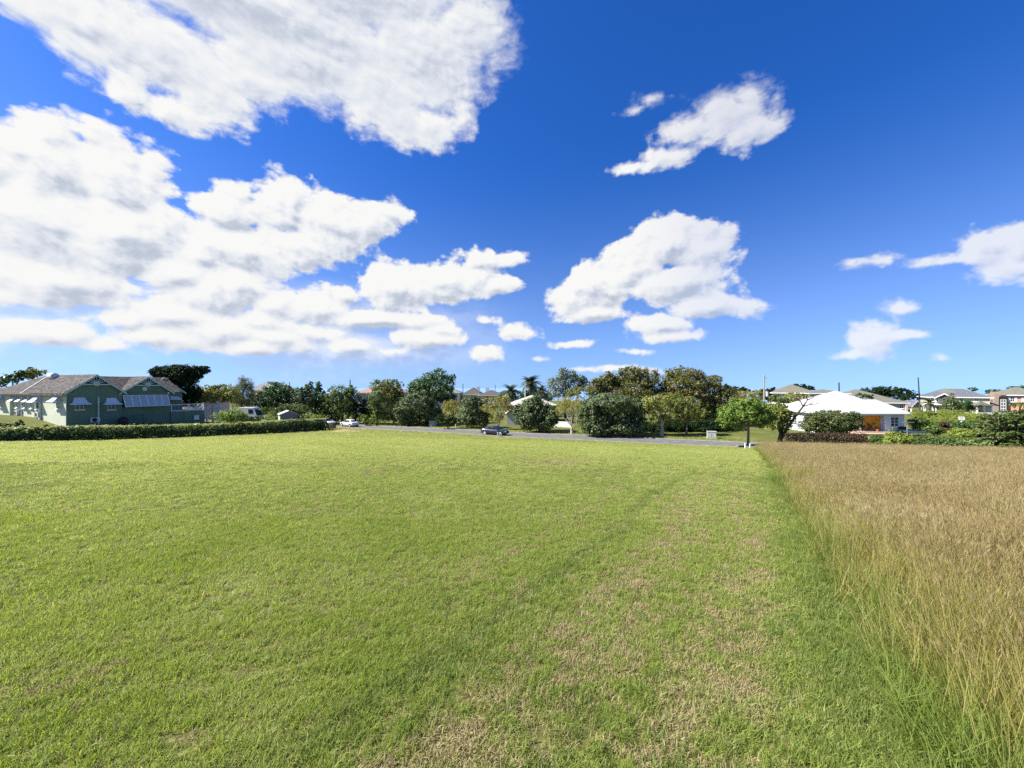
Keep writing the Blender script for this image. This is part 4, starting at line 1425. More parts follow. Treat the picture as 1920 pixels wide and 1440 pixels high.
    t.add([(xq - 2, 2, zq), (xq + 2, 2, zq), (xq + 2, 6, zq), (xq - 2, 6, zq), (xq, 4, zt)], [(0, 1, 4), (1, 2, 4), (2, 3, 4), (3, 0, 4)]); t.build('tower_roof', olive_roof, e)
    # salmon house at the right edge
    Y = 100
    rot = math.radians(-36)
    P, hw, zb, lx, lz = frame(Y, 1885, 1960, rot)
    e = hip_house('salmon_house', 'salmon pink two storey house with tall arched window', 'house', (P.x, P.y, zb), rot,
                  [(-hw, hw, 0, 9, lz(1905, 740.5), lz(1905, 726), None)], olive_roof, salmon)
    for px in (1898, 1924):
        x = lx(px); z0, z1 = lz(px, 753.5), lz(px, 744)
        wi = window(e, (x, 0, z0), .75, z1 - z0, (0, -1, 0))
        for q in (-.78, .40):
            s = MB(); s.box(x + q, x + q + .38, -.06, -.004, z0, z1); s.build('shutter', WHITE, wi)
    tw = MB(); xa = lx(1863)
    tw.box(xa, -hw - .003, -.6, 4, -1, lz(1872, 738)); tw.build('stair_tower', mat('brownish render', (.30, .235, .185), (.25, .195, .155)), e)
    xw = lx(1879)
    f = MB(); f.box(xw - .75, xw + .75, -.66, -.602, 0, lz(1879, 746)); f.tube([(xw, -.66, lz(1879, 746)), (xw, -.603, lz(1879, 746))], .75, 20); f.build('window_arch', DARK, e)
    for k in range(4):
        window(e, (xw, -.66, .1 + k * .83), .95, .8, (0, -1, 0), sill=False)
    for px, top in ((1865, 735), (1874, 736)):
        x = lx(px)
        c = MB(); c.box(x - .4, x + .4, .6, 1.4, 3, lz(px, top)); c.build('chimney', mat('chimney render', (.38, .25, .2)), e)
    # its low porch
    xa, xb = (1824 - CX) / F * 94, (1866 - CX) / F * 94
    xm2 = (xa + xb) / 2; zb = gz(xm2, 94)
    e = empty('garden_porch', (xm2, 94, zb), 'low open porch with grey roof and white arched columns beside the salmon house', 'porch')
    hw = (xb - xa) / 2
    r = MB(); hip_roof(r, -hw, hw, -1, 5, -(760 - YH) / F * 94 - zb, -(748 - YH) / F * 96 - zb, 1.5); r.build('roof', olive_roof, e)
    for px in (1840, 1853, 1828):
        x = (px - CX) / F * 94 - xm2
        c = MB(); c.box(x - .18, x + .18, -.7, -.4, -.5, -(760 - YH) / F * 94 - zb - .15); c.build('column', WHITE, e)
    c = MB(); c.box(-hw + .3, hw - .2, 3.5, 4, -.5, -(760 - YH) / F * 94 - zb - .15); c.build('back_wall', greyw, e)
    # stone boundary wall, pieces
    sw = mat('rubble stone', (.42, .40, .36), (.27, .26, .235), rough=.95, scale=3, detail=8, bump=.5)
    a, b = pix(1832, 780, 84), pix(1922, 784, 80)
    e = empty('stone_wall', (a.x, a.y, gz(a.x, a.y)), 'low grey stone wall below the salmon house', 'wall')
    rr = random.Random(5)
    n = 22
    for k in range(n):
        for row in range(3):
            t0, t1 = (k + .5 * (row % 2)) / n, (k + .97 + .5 * (row % 2)) / n
            p, q_ = a.lerp(b, t0), a.lerp(b, t1)
            m = MB()
            off = Vector((0, rr.uniform(-.04, .04), 0))
            zz = gz(p.x, p.y) - gz(a.x, a.y)
            m.bar(p.xy.to_3d() - a.xy.to_3d() + off + Vector((0, 0, zz + .1 + row * .37)), q_.xy.to_3d() - a.xy.to_3d() + off + Vector((0, 0, zz + .1 + row * .37)), .35, .355 + rr.uniform(-.02, .01))
            m.build('stone', sw, e)
    # pink house glimpsed left, with white fence
    Y = 84
    x0, x1 = (344 - CX) / F * Y, (380 - CX) / F * Y
    xm = (x0 + x1) / 2; zb = gz(xm, Y)
    e = hip_house('pink_house', 'pale pink house glimpsed behind the umbrella shaped tree', 'house', (xm, Y, zb), 0, [(x0 - xm, x1 - xm, 0, 8, -(742 - YH) / F * Y - zb, -(733 - YH) / F * Y - zb, None)], terra, mat('pink render', (.66, .48, .44)))
    window(e, (.6, 0, 2.9), 1.0, 1.1, (0, -1, 0), frame=mat('red frame', (.4, .05, .05)))
    a, b = pix(352, 776, 66), pix(412, 776, 66)
    zb = gz(b.x, 66)
    e = empty('picket_fence', ((a.x + b.x) / 2, 66, zb), 'white crossed rail fence behind the green terrace', 'fence')
    hw = (b.x - a.x) / 2
    z0, z1 = -(772 - YH) / F * 66 - zb, -(757.5 - YH) / F * 66 - zb
    f = MB(); f.bar((-hw, 0, z0), (hw, 0, z0), .09); f.bar((-hw, 0, z1), (hw, 0, z1), .09); f.build('rail', WHITE, e)
    for k in range(6):
        x = -hw + 2 * hw * k / 5
        f = MB(); f.box(x - .09, x + .09, -.09, .09, -.5, z1 + .15); f.build('post', WHITE, e)
        if k < 5:
            f = MB(); u = x + 2 * hw / 5
            f.bar((x, -.03, z0), (u, -.03, z1), .06); f.bar((x, .03, z1), (u, .03, z0), .06)
            m_ = (x + u) / 2
            f.bar((m_, 0, z0), (m_, 0, z1), .05); f.build('lattice', WHITE, e)


far_houses()


# ------------------------------------------------------------------ vegetation
LM = dict(
    seagrape=leaf_mat('sea grape leaf', (.050, .080, .024), (.135, .175, .070), (.24, .28, .13), trans=.24, rough=.55, spec=.28),
    dark=leaf_mat('dark leaf', (0.025, 0.065, 0.018), (0.090, 0.170, 0.040), (0.152, 0.239, 0.065), trans=.25, rough=.45),
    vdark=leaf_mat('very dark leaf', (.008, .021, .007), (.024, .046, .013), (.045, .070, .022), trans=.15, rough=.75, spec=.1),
    mid=leaf_mat('mid green leaf', (.055, .095, .020), (.135, .185, .046), (.21, .24, .08), trans=.32),
    bright=leaf_mat('bright green leaf', (0.091, 0.169, 0.026), (0.208, 0.299, 0.052), (0.312, 0.364, 0.091), trans=.38),
    lime=leaf_mat('lime leaf', (.16, .22, .03), (.30, .36, .07), (.42, .42, .12), trans=.4),
    yellow=leaf_mat('yellowing leaf', (.17, .185, .035), (.38, .35, .085), (.48, .38, .13), trans=.38),
    olive=leaf_mat('olive leaf', (0.121, 0.154, 0.032), (0.276, 0.292, 0.065), (0.421, 0.389, 0.097), trans=.34),
    almond=leaf_mat('reddening almond leaf', (.08, .115, .026), (.185, .17, .048), (.34, .12, .06), trans=.34, wscale=.9),
    greygreen=leaf_mat('grey green leaf', (0.090, 0.128, 0.083), (0.187, 0.232, 0.158), (0.299, 0.344, 0.254), trans=.22),
    hedge=leaf_mat('hedge leaf', (.022, .050, .010), (.085, .135, .026), (.48, .50, .18), trans=.16, rough=.5, spec=.3),  # dark tones hold the front's shade, the palest stands for sunlit tips
    palm=leaf_mat('palm frond leaf', (.025, .042, .018), (.080, .105, .045), (.14, .15, .07), trans=.2),
    fleck=leaf_mat('flecked hedge leaf', (.040, .080, .018), (.13, .19, .042), (.40, .44, .17), trans=.25, rough=.5, spec=.3),
    tip=leaf_mat('sunlit hedge top leaf', (.20, .25, .06), (.42, .45, .15), (.55, .55, .25), trans=.35),  # pale leaf colour that carries the sunlight on the hedge top
    redhedge=leaf_mat('red brown hedge leaf', (.030, .030, .012), (.085, .050, .024), (.14, .07, .04), trans=.25),
    maroon=leaf_mat('maroon leaf', (.06, .012, .014), (.13, .025, .025), (.20, .05, .04), trans=.3),
    needle=leaf_mat('feathery needle', (0.066, 0.084, 0.034), (0.144, 0.162, 0.066), (0.204, 0.204, 0.096), trans=.25),
    domed=leaf_mat('olive domed bush leaf', (.05, .075, .018), (.12, .15, .04), (.20, .13, .06), trans=.3),
    weed=leaf_mat('weedy green', (.17, .24, .045), (.32, .37, .09), (.46, .44, .17), trans=.5),
)
BARK = mat('grey brown bark', (.20, .165, .125), (.10, .08, .06), rough=.95, scale=4, detail=7, bump=.5)
PALEBARK = mat('pale bark', (.50, .44, .36), (.34, .29, .23), rough=.9, scale=4, detail=6, bump=.3)
DARKBARK = mat('dark bark', (.07, .055, .04), (.035, .028, .02), rough=.95, scale=4)


def leaf_cloud(lobes, n, size, rng, aspect=.62, clump=.28, up=.35, inner=.2, droop=0.0, per=14):
    """lobes: array (cx, cy, cz, rx, ry, rz). Leaf quads gathered in clumps near the lobes' surfaces."""
    lob = np.asarray(lobes, dtype=float)
    wgt = (lob[:, 3] * lob[:, 5]); wgt = wgt / wgt.sum()
    nc = max(3, n // per)
    li = rng.choice(len(lob), nc, p=wgt)
    d = rng.normal(0, 1, (nc, 3)); d /= np.linalg.norm(d, axis=1)[:, None]
    rad = np.where(rng.uniform(0, 1, nc) < inner, rng.uniform(.2, .8, nc), rng.uniform(.80, 1.03, nc))
    rad *= 1 + rng.normal(0, .05, nc)
    cc = lob[li, :3] + d * lob[li, 3:] * rad[:, None]
    k = np.repeat(np.arange(nc), per)[:n]
    n = len(k)
    off = rng.normal(0, 1, (n, 3))
    rm = np.minimum(lob[li, 3], lob[li, 5])[k]
    pos = cc[k] + off * (clump * np.minimum(rm, 1.3))[:, None] * .55
    out = off / (np.linalg.norm(off, axis=1)[:, None] + 1e-6)
    nr = d[k] * .55 + out * .5 + np.array([0, 0, up]) + rng.normal(0, .42, (n, 3))
    nr /= np.linalg.norm(nr, axis=1)[:, None]
    t = np.cross(nr, rng.normal(0, 1, (n, 3)))
    t[:, 2] -= droop
    t -= nr * (t * nr).sum(1)[:, None]
    t /= np.linalg.norm(t, axis=1)[:, None] + 1e-9
    b = np.cross(nr, t)
    L = size * rng.uniform(.65, 1.25, n)
    W = L * aspect * .5
    p0 = pos - t * (L * .5)[:, None]
    p2 = pos + t * (L * .5)[:, None]
    m = pos - t * (L * .05)[:, None] + nr * (L * .06)[:, None]
    V = np.stack([p0, m + b * W[:, None], p2, m - b * W[:, None]], 1).reshape(-1, 3)
    f = np.arange(4 * n).reshape(-1, 4)
    return V, f


_seed = [100]


def plant(name, label, cat, Y, bpx, lobes, n, leaf, m, trunk=None, group=None, aspect=.62, clump=.30, up=.35, inner=.2, depth=.9, per=14, bpy=None, droop=0.0,
          foliage='crown', bark=None, zlift=0.0, limbs=None):
    """lobes in photograph pixels (cx, cy, rx, ry[, dy]) at depth Y; trunk = (radius, fork height fraction, lean px)."""
    _seed[0] += 1
    n = int(n * 1.5)
    rng = np.random.default_rng(_seed[0])
    if bpy is not None:
        p = foot(bpx, bpy); Y = p.y
    bx = (bpx - CX) / F * Y
    zb = gz(bx, Y) + zlift
    e = empty(name, (bx, Y, zb), label, cat, group)
    s = Y / F
    lo = []
    for q in lobes:
        cx, cy, rx, ry = q[:4]
        rX, rZ = rx * s * .95, ry * s * .95
        dy = q[4] if len(q) > 4 else rng.uniform(-.35, .35) * rX
        lo.append(((cx - CX) * s - bx, dy, -(cy - YH) * s - zb, rX, max(rX * depth, .3), rZ))
    buds = []
    for q in lo:
        for _ in range(5):
            dv = rng.normal(0, 1, 3); dv /= np.linalg.norm(dv)
            if dv[2] < -.3:
                dv[2] *= -1
            k_ = rng.uniform(.22, .42)
            buds.append((q[0] + dv[0] * q[3] * .92, q[1] + dv[1] * q[4] * .92, q[2] + dv[2] * q[5] * .95, q[3] * k_, q[4] * k_, q[5] * k_ * 1.15))
    V, f = leaf_cloud(lo + buds, n, leaf, rng, aspect, clump, up, inner, droop, per)
    V[:, 2] = np.maximum(V[:, 2], .02)
    np_mesh(foliage, V, f, m, e)
    lo = np.array(lo)
    top = (lo[:, 2] + lo[:, 5]).max()
    if trunk:
        r, fork, lean = trunk
        zf = top * fork
        xf = lean * s
        mb = MB()
        mb.tube([(0, 0, -.3), (xf * .25, .02, zf * .35), (xf * .6, -.03, zf * .7), (xf, 0, zf)], [r * 1.35, r, r * .9, r * .85], 9)
        for q in lo[:limbs] if limbs else lo:
            tip = Vector((q[0] + rng.uniform(-.2, .2) * q[3], q[1], q[2] + .35 * q[5]))
            a = Vector((xf, 0, zf * .97))
            c = a.lerp(tip, .5) + Vector((0, 0, .12 * (tip - a).length)) + Vector(rng.uniform(-.1, .1, 3) * (tip - a).length)
            mb.tube([a, c, tip], [r * .6, r * .38, r * .1], 6)
            for _ in range(2):
                t2 = Vector((q[0] + rng.uniform(-.8, .8) * q[3], q[1] + rng.uniform(-.7, .7) * q[4], q[2] + rng.uniform(-.1, .8) * q[5]))
                mb.tube([c, c.lerp(t2, .55) + Vector((0, 0, .05)), t2], [r * .3, r * .2, r * .05], 5)
        mb.build('trunk', bark or BARK, e)
    else:
        mb = MB()
        for _ in range(3):
            q = lo[rng.integers(len(lo))]
            mb.tube([(rng.uniform(-.3, .3), rng.uniform(-.2, .2), -.2), (q[0] * .5, q[1] * .5, q[2] * .5), (q[0], q[1], q[2])], [.07, .05, .02], 5)
        mb.build('stem', bark or DARKBARK, e)
    return e


def hedge(name, label, pts, n, leaf, m, width=1.1, group=None, rough_top=.12, tip=None):
    """pts: (x, y, height) along the hedge."""
    _seed[0] += 1
    rng = np.random.default_rng(_seed[0])
    P = np.array(pts, dtype=float)
    seg = np.linalg.norm(np.diff(P[:, :2], axis=0), axis=1)
    cum = np.concatenate([[0], np.cumsum(seg)])
    e = empty(name, (P[0, 0], P[0, 1], gz(P[0, 0], P[0, 1])), label, 'hedge', group)
    per = 12
    nc = n // per
    t = rng.uniform(0, cum[-1], nc)
    x = np.interp(t, cum, P[:, 0]); y = np.interp(t, cum, P[:, 1]); h = np.interp(t, cum, P[:, 2])
    dx = np.gradient(np.interp(np.linspace(0, cum[-1], 200), cum, P[:, 0])); dy = np.gradient(np.interp(np.linspace(0, cum[-1], 200), cum, P[:, 1]))
    tt = np.linspace(0, cum[-1], 200)
    ux, uy = np.interp(t, tt, dx), np.interp(t, tt, dy)
    l = np.hypot(ux, uy); nx, ny = -uy / l, ux / l
    h = h * (1 + rough_top * 2 * (fbm(t * .55, t * 0 + 3.3, 9) - .5))
    wv = width * (1 + .3 * (fbm(t * .4, t * 0 + 8.1, 10) - .5))
    which = rng.uniform(0, 1, nc)
    a = rng.uniform(-.5, .5, nc); b = rng.uniform(0, 1, nc)
    top = which < .38
    sidep = (which >= .38) & (which < .88)
    off = np.where(top, a * wv, np.where(sidep, np.sign(a) * .5 * wv, a * wv * .8))
    z = np.where(top, h, np.where(sidep, h * b ** .8, h * b * .9))
    off *= np.where((z > .85 * h), .9, 1.0)
    cx, cy = x + nx * off, y + ny * off
    k = np.repeat(np.arange(nc), per)
    N = len(k)
    o = rng.normal(0, 1, (N, 3))
    pos = np.stack([cx[k], cy[k], ground(cx, cy)[k] + z[k]], 1) + o * np.array([.11, .11, .09])
    pos[:, 2] = np.maximum(pos[:, 2], ground(cx, cy)[k] + .03)
    outv = np.stack([nx * np.sign(off) * sidep, ny * np.sign(off) * sidep, top * 1.0], 1)[k]
    nr = outv * .6 + o * .35 + np.array([0, 0, .35]) + rng.normal(0, .35, (N, 3))
    nr /= np.linalg.norm(nr, axis=1)[:, None]
    tv = np.cross(nr, rng.normal(0, 1, (N, 3))); tv /= np.linalg.norm(tv, axis=1)[:, None]
    bv = np.cross(nr, tv)
    L = leaf * rng.uniform(.6, 1.3, N); W = L * .31
    V = np.stack([pos - tv * (L * .5)[:, None], pos + bv * W[:, None], pos + tv * (L * .5)[:, None], pos - bv * W[:, None]], 1).reshape(-1, 3)
    V -= np.array(e.location)
    f = np.arange(4 * N).reshape(-1, 4)
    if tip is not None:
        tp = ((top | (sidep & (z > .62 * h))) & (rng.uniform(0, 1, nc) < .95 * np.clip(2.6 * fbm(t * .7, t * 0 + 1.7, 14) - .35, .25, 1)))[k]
        np_mesh('sunlit_top_leaves', V, f[tp], tip, e)  # paler leaves paint the sunlight along the top of the hedge
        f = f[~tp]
    np_mesh('foliage', V, f, m, e)
    mb = MB()
    ns = max(4, int(cum[-1] / 1.2))
    for i in range(ns):
        s_ = cum[-1] * (i + .5) / ns
        X, Yy, hh = np.interp(s_, cum, P[:, 0]), np.interp(s_, cum, P[:, 1]), np.interp(s_, cum, P[:, 2])
        g0 = gz(X, Yy)
        q = Vector((X, Yy, g0)) - e.location
        mb.tube([q + Vector((0, 0, -.1)), q + Vector((rng.uniform(-.2, .2), rng.uniform(-.2, .2), hh * .8))], [.05, .02], 5)
    st = mb.build('stems', DARKBARK, e)
    st['kind'] = 'stuff'
    return e


def hpts(lst):
    out = []
    for px, by, ty in lst:
        p = foot(px, by)
        out.append((p.x, p.y, max(.4, (by - ty) * p.y / F - .14)))
    return out


def palm(name, label, bpx, Y, top_py, fr_len, nfr, m, trunk_r=.22, group=None, seed=0, lean=0.0):
    rng = random.Random(seed)
    bx = (bpx - CX) / F * Y
    zb = gz(bx, Y)
    e = empty(name, (bx, Y, zb), label, 'palm', group)
    H = -(top_py - YH) / F * Y - zb
    mb = MB(); mb.tube([(0, 0, -.3), (lean * .3, 0, H * .4), (lean, 0, H)], [trunk_r * 1.4, trunk_r, trunk_r * .8], 9); mb.build('trunk', BARK, e)
    # one frond mesh: arching midrib with leaflets
    v, f = [], []
    n = 16
    rib = []
    for i in range(n + 1):
        t = i / n
        rib.append(Vector((fr_len * (t - .18 * t * t), 0, fr_len * (.52 * t - .95 * t * t))))
    for i in range(1, n + 1):
        p, q = rib[i - 1], rib[i]
        d = (q - p).normalized()
        ll = fr_len * .30 * math.sin(PI * min(1, (i / n) * .85 + .12)) + .05
        for sg in (-1, 1):
            o = len(v)
            a = Vector((0, sg, 0)); dn = Vector((0, 0, -1))
            tip = p + a * ll * .8 + d * ll * .45 + dn * ll * .35
            w = d * fr_len * .035
            v += [p - w, p + w, tip]
            f.append((o, o + 1, o + 2))
        o = len(v)
        v += [p + Vector((0, -.03, 0)), p + Vector((0, .03, 0)), q + Vector((0, .025, 0)), q + Vector((0, -.025, 0))]
        f.append((o, o + 1, o + 2, o + 3))
    me = bpy.data.meshes.new('frond')
    me.from_pydata([tuple(q) for q in v], [], f); me.materials.append(m)
    for k in range(nfr):
        o = bpy.data.objects.new('frond', me)
        COL.objects.link(o); o.parent = e
        o.location = (lean, 0, H)
        o.rotation_euler = (rng.uniform(-.15, .15), rng.choice((-1, 1)) * rng.uniform(0, .2) - .75 * (k % 3 - .6), 2 * PI * k / nfr + rng.uniform(-.2, .2))
        s = rng.uniform(.85, 1.1); o.scale = (s, s, s)
    return e


def vegetation():
    G1 = 'dark bushes along the far side of the road'
    G2 = 'yellowing frangipani trees along the road'
    G3 = 'reddening almond trees behind the road'
    # ---- left side, near the green house
    hedge('long_hedge', 'long dark clipped hedge with pale sunlit top along the left side of the lawn',
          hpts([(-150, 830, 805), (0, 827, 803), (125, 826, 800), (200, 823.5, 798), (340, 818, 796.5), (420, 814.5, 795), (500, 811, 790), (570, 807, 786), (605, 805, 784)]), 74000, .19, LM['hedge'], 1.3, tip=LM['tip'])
    plant('wind_swept_tree', 'big black green tree with ragged windswept crown right behind the green house', 'tree', 64, 335,
          [(338, 706, 36, 18), (358, 697, 24, 12), (308, 712, 20, 11), (345, 730, 26, 20), (350, 745, 22, 16), (328, 692, 22, 7), (374, 691, 12, 5), (297, 706, 10, 6)], 13000, .42, LM['vdark'], (.4, .4, 0), clump=.34, aspect=.4)
    plant('roof_line_tree', 'rounded olive tree peeking over the brown shingle roof, right of the pair', 'tree', 90, 67, [(67, 697, 15, 7), (60, 703, 14, 8)], 900, .5, LM['olive'], (.3, .5, 0))
    plant('roof_line_tree', 'wide dark tree sloping down to the left edge behind the shingle roof', 'tree', 88, 25, [(38, 702, 12, 6), (20, 710, 14, 8), (5, 718, 12, 8)], 1100, .5, LM['dark'], (.3, .5, 0))
    plant('umbrella_tree', 'yellow green umbrella shaped tree behind the white crossed rail fence', 'tree', 68, 398,
          [(385, 738, 28, 11), (412, 733, 26, 10), (400, 745, 30, 11), (432, 742, 16, 12), (372, 748, 12, 8), (395, 727, 18, 5)], 5200, .32, LM['olive'], (.2, .55, 2), bark=PALEBARK)
    plant('casuarina_tree', 'tall feathery grey green tree rising beside the grey roofed house', 'tree', 76, 452,
          [(455, 722, 15, 14), (448, 740, 18, 16), (460, 745, 16, 18), (465, 724, 10, 10), (445, 755, 16, 10)], 6500, .5, LM['needle'], (.22, .6, 2), aspect=.10, droop=.6, clump=.42)
    plant('bent_trunk_tree', 'pale bare leaning branch tree between the umbrella tree and the feathery tree', 'tree', 74, 437, [(428, 722, 8, 3), (441, 745, 12, 12)], 500, .3, LM['olive'], (.16, .72, -4), bark=PALEBARK)
    # background trees left of the cars
    for px, lob, n, mk, lb in (
        (480, [(478, 752, 20, 16), (490, 765, 22, 12), (468, 762, 12, 12)], 3600, 'seagrape', 'dark broad leaved tree just above the white van'),
        (518, [(520, 732, 24, 15), (508, 745, 20, 16), (535, 745, 18, 18), (520, 758, 26, 16)], 6500, 'dark', 'tallest rounded dark green tree left of the slim tree tops'),
        (560, [(552, 742, 16, 16), (568, 752, 20, 20), (556, 765, 24, 16), (575, 735, 10, 12)], 6000, 'seagrape', 'glossy dark tree with many pale leaf glints behind the garden shed'),
        (592, [(575, 727, 5, 7), (584, 724, 5, 9), (597, 727, 7, 11), (592, 745, 18, 16), (600, 765, 18, 18)], 4600, 'dark', 'dark tree with slim pointed tops left of the ivy clad tree'),
        (642, [(640, 740, 28, 18), (625, 755, 18, 22), (655, 752, 20, 24), (650, 775, 26, 18), (622, 778, 14, 20)], 9000, 'mid', 'big ivy clad tree behind the white sedan'),
    ):
        plant('broad_tree', lb, 'tree', 84 if px > 570 else 80, px, lob, n, .34, LM[mk], (.25, .5, 0), 'dense trees left of the road')
    for px, lob, n, mk, lb in (
        (505, [(500, 787, 30, 6), (480, 786, 16, 5), (520, 784, 16, 8)], 2200, 'bright', 'bright green low shrubs between the round bush and the shed'),
        (517, [(512, 775, 10, 9), (522, 772, 8, 9)], 800, 'mid', 'feathery young shrub beside the garden shed'),
        (548, [(540, 765, 18, 8), (562, 766, 18, 8), (500, 768, 14, 6)], 2400, 'mid', 'row of mid green shrubs behind the garden shed'),
        (590, [(590, 782, 22, 6), (575, 786, 18, 5)], 1600, 'bright', 'light green shrub at the far end of the long hedge'),
    ):
        plant('garden_shrub', lb, 'shrub', 70 if px < 530 else 74, px, lob, n, .22, LM[mk], None, 'shrubs around the garden shed', foliage='foliage')
    plant('clipped_round_bush', 'round clipped bush with yellow green top behind the long hedge', 'bush', 58, 430, [(430, 783, 27, 15), (425, 779, 20, 12), (437, 781, 20, 13)], 5200, .16, LM['bright'], None, foliage='foliage', inner=.3, clump=.2)
    plant('entrance_shrub', 'loose green shrub at the end of the long hedge by the grey pillar', 'shrub', 66, 610, [(612, 800, 12, 6), (604, 797, 8, 8)], 1200, .2, LM['mid'], None, foliage='foliage')
    for px, py in ((8, 796), (30, 795), (88, 800)):
        pass
    plant('mound_shrub', 'small leggy shrub on the grass mound before the sunlit pale wall', 'shrub', 42, 32, [(30, 796, 9, 4), (34, 792, 6, 4)], 260, .2, LM['mid'], None, foliage='foliage', group='small shrubs on the mound')
    plant('mound_shrub', 'low round shrub at the left edge of the mound by the hedge', 'shrub', 40, 6, [(6, 798, 9, 4)], 260, .2, LM['dark'], None, foliage='foliage', group='small shrubs on the mound')
    plant('mound_shrub', 'tiny shrub at the foot of the mound near the house corner', 'shrub', 42, 87, [(87, 800, 4, 3)], 120, .2, LM['mid'], None, foliage='foliage', group='small shrubs on the mound')
    # ---- by the road, left to right
    plant('road_tree', 'green tree with gappy crown left of the tall dark bush', 'tree', 80, 706, [(708, 725, 16, 11), (735, 722, 20, 11), (715, 745, 24, 14), (700, 758, 12, 10), (745, 738, 12, 14), (724, 735, 22, 12)], 5200, .32, LM['mid'], (.22, .45, 4), bark=DARKBARK, clump=.34)
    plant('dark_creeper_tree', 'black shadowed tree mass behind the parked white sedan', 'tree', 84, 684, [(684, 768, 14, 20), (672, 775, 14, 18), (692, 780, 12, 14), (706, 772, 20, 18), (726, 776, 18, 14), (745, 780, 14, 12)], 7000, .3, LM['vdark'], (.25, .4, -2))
    plant('verge_shrub', 'light green leafy shrub on the verge right of the white sedan', 'shrub', 78, 688, [(690, 788, 14, 5), (682, 784, 8, 6), (700, 792, 22, 3)], 1300, .25, LM['bright'], None, foliage='foliage')
    plant('young_tree', 'thin young tree with pale trunk on the verge, its crown pale green', 'tree', 0, 709, [(708, 778, 10, 9), (720, 782, 9, 7), (702, 784, 8, 7), (714, 770, 7, 5)], 900, .28, LM['bright'], (.09, .4, -1), bpy=797, bark=PALEBARK)
    plant('yellowing_tree', 'tree with brownish yellow crown squeezed between green and dark bushes', 'tree', 80, 738, [(735, 742, 16, 12), (742, 755, 16, 14), (728, 760, 12, 12), (748, 770, 14, 14)], 3600, .28, LM['yellow'], (.18, .4, 0))
    plant('tall_dark_bush', 'tall glossy dark bush standing behind the left grey utility box', 'bush', 0, 785, [(785, 755, 34, 18), (765, 770, 24, 24), (800, 772, 30, 24), (780, 785, 34, 14), (818, 780, 18, 18), (760, 786, 16, 12)], 13500, .30, LM['seagrape'], None, G1, bpy=798, foliage='foliage', aspect=.85, per=9)
    plant('tall_tree', 'tallest dark green tree rising above the left road bushes', 'tree', 82, 800, [(822, 703, 20, 12), (805, 712, 20, 12), (838, 715, 16, 16), (790, 722, 22, 12), (812, 730, 36, 18), (835, 742, 20, 16), (842, 755, 16, 14), (775, 735, 14, 14)], 9500, .34, LM['dark'], (.3, .45, 0))
    plant('dark_hedge_bush', 'low black bush in shade between the two left frangipanis', 'bush', 70, 840, [(835, 786, 22, 9), (850, 789, 14, 7)], 1800, .25, LM['vdark'], None, foliage='foliage')
    plant('frangipani_tree', 'small yellow frangipani with leaning trunk right of the left utility box', 'frangipani', 0, 856, [(838, 760, 11, 9), (852, 757, 14, 7), (845, 770, 15, 8), (858, 768, 10, 9), (833, 770, 7, 8)], 1500, .30, LM['yellow'], (.16, .38, -6), G2, bpy=801, bark=PALEBARK, aspect=.4)
    plant('round_dark_bush', 'dark leafy bush between the small yellow frangipani and the dark car', 'bush', 0, 888, [(888, 765, 26, 16), (878, 782, 20, 16), (900, 785, 20, 16), (885, 752, 20, 9)], 8500, .27, LM['seagrape'], None, G1, bpy=803, foliage='foliage', aspect=.8, per=9)
    plant('frangipani_tree', 'yellow frangipani with several thin stems directly behind the dark car', 'frangipani', 0, 934, [(925, 752, 20, 8), (945, 752, 14, 9), (915, 764, 14, 9), (940, 768, 20, 10), (930, 782, 14, 10), (952, 762, 10, 9)], 2700, .29, LM['yellow'], (.15, .22, 2), G2, bpy=806, bark=PALEBARK, aspect=.4)
    plant('round_dark_bush', 'round dark bush alone between the dark car and the pale trunk frangipani', 'bush', 0, 1005, [(1004, 772, 34, 24), (990, 785, 24, 22), (1020, 788, 24, 22), (1000, 755, 20, 9), (1035, 780, 12, 18), (975, 778, 12, 18)], 12000, .29, LM['seagrape'], None, G1, bpy=811, foliage='foliage', aspect=.85, per=9)
    plant('frangipani_tree', 'sparse frangipani with pale forked trunk left of the widest bush', 'frangipani', 0, 1072, [(1060, 752, 18, 10), (1082, 750, 18, 9), (1052, 766, 14, 10), (1088, 764, 14, 12), (1070, 760, 22, 14), (1045, 772, 8, 8)], 2300, .27, LM['yellow'], (.2, .20, 0), G2, bpy=813, bark=PALEBARK, aspect=.35)
    plant('wide_dark_bush', 'widest glossy dark bush in the middle of the roadside planting', 'bush', 0, 1145, [(1140, 757, 50, 18), (1110, 780, 28, 30), (1150, 785, 40, 28), (1185, 778, 28, 28), (1120, 800, 32, 16), (1170, 803, 36, 13), (1200, 760, 14, 12)], 23000, .31, LM['seagrape'], None, G1, bpy=818, foliage='foliage', aspect=.85, per=9)
    plant('frangipani_tree', 'fullest yellow green frangipani with stout pale trunk right of the widest bush', 'frangipani', 0, 1241, [(1230, 752, 26, 12), (1255, 748, 26, 10), (1215, 762, 18, 12), (1245, 770, 30, 16), (1270, 762, 20, 14), (1240, 785, 22, 9)], 5200, .29, LM['olive'], (.26, .22, 0), G2, bpy=817, bark=PALEBARK, aspect=.45)
    plant('frangipani_tree', 'dull frangipani with dark trunk just left of the white utility box', 'frangipani', 0, 1287, [(1300, 755, 18, 10), (1288, 770, 22, 12), (1305, 775, 18, 12), (1280, 785, 14, 8)], 2500, .28, LM['olive'], (.17, .26, 1), G2, bpy=817, bark=BARK, aspect=.45)
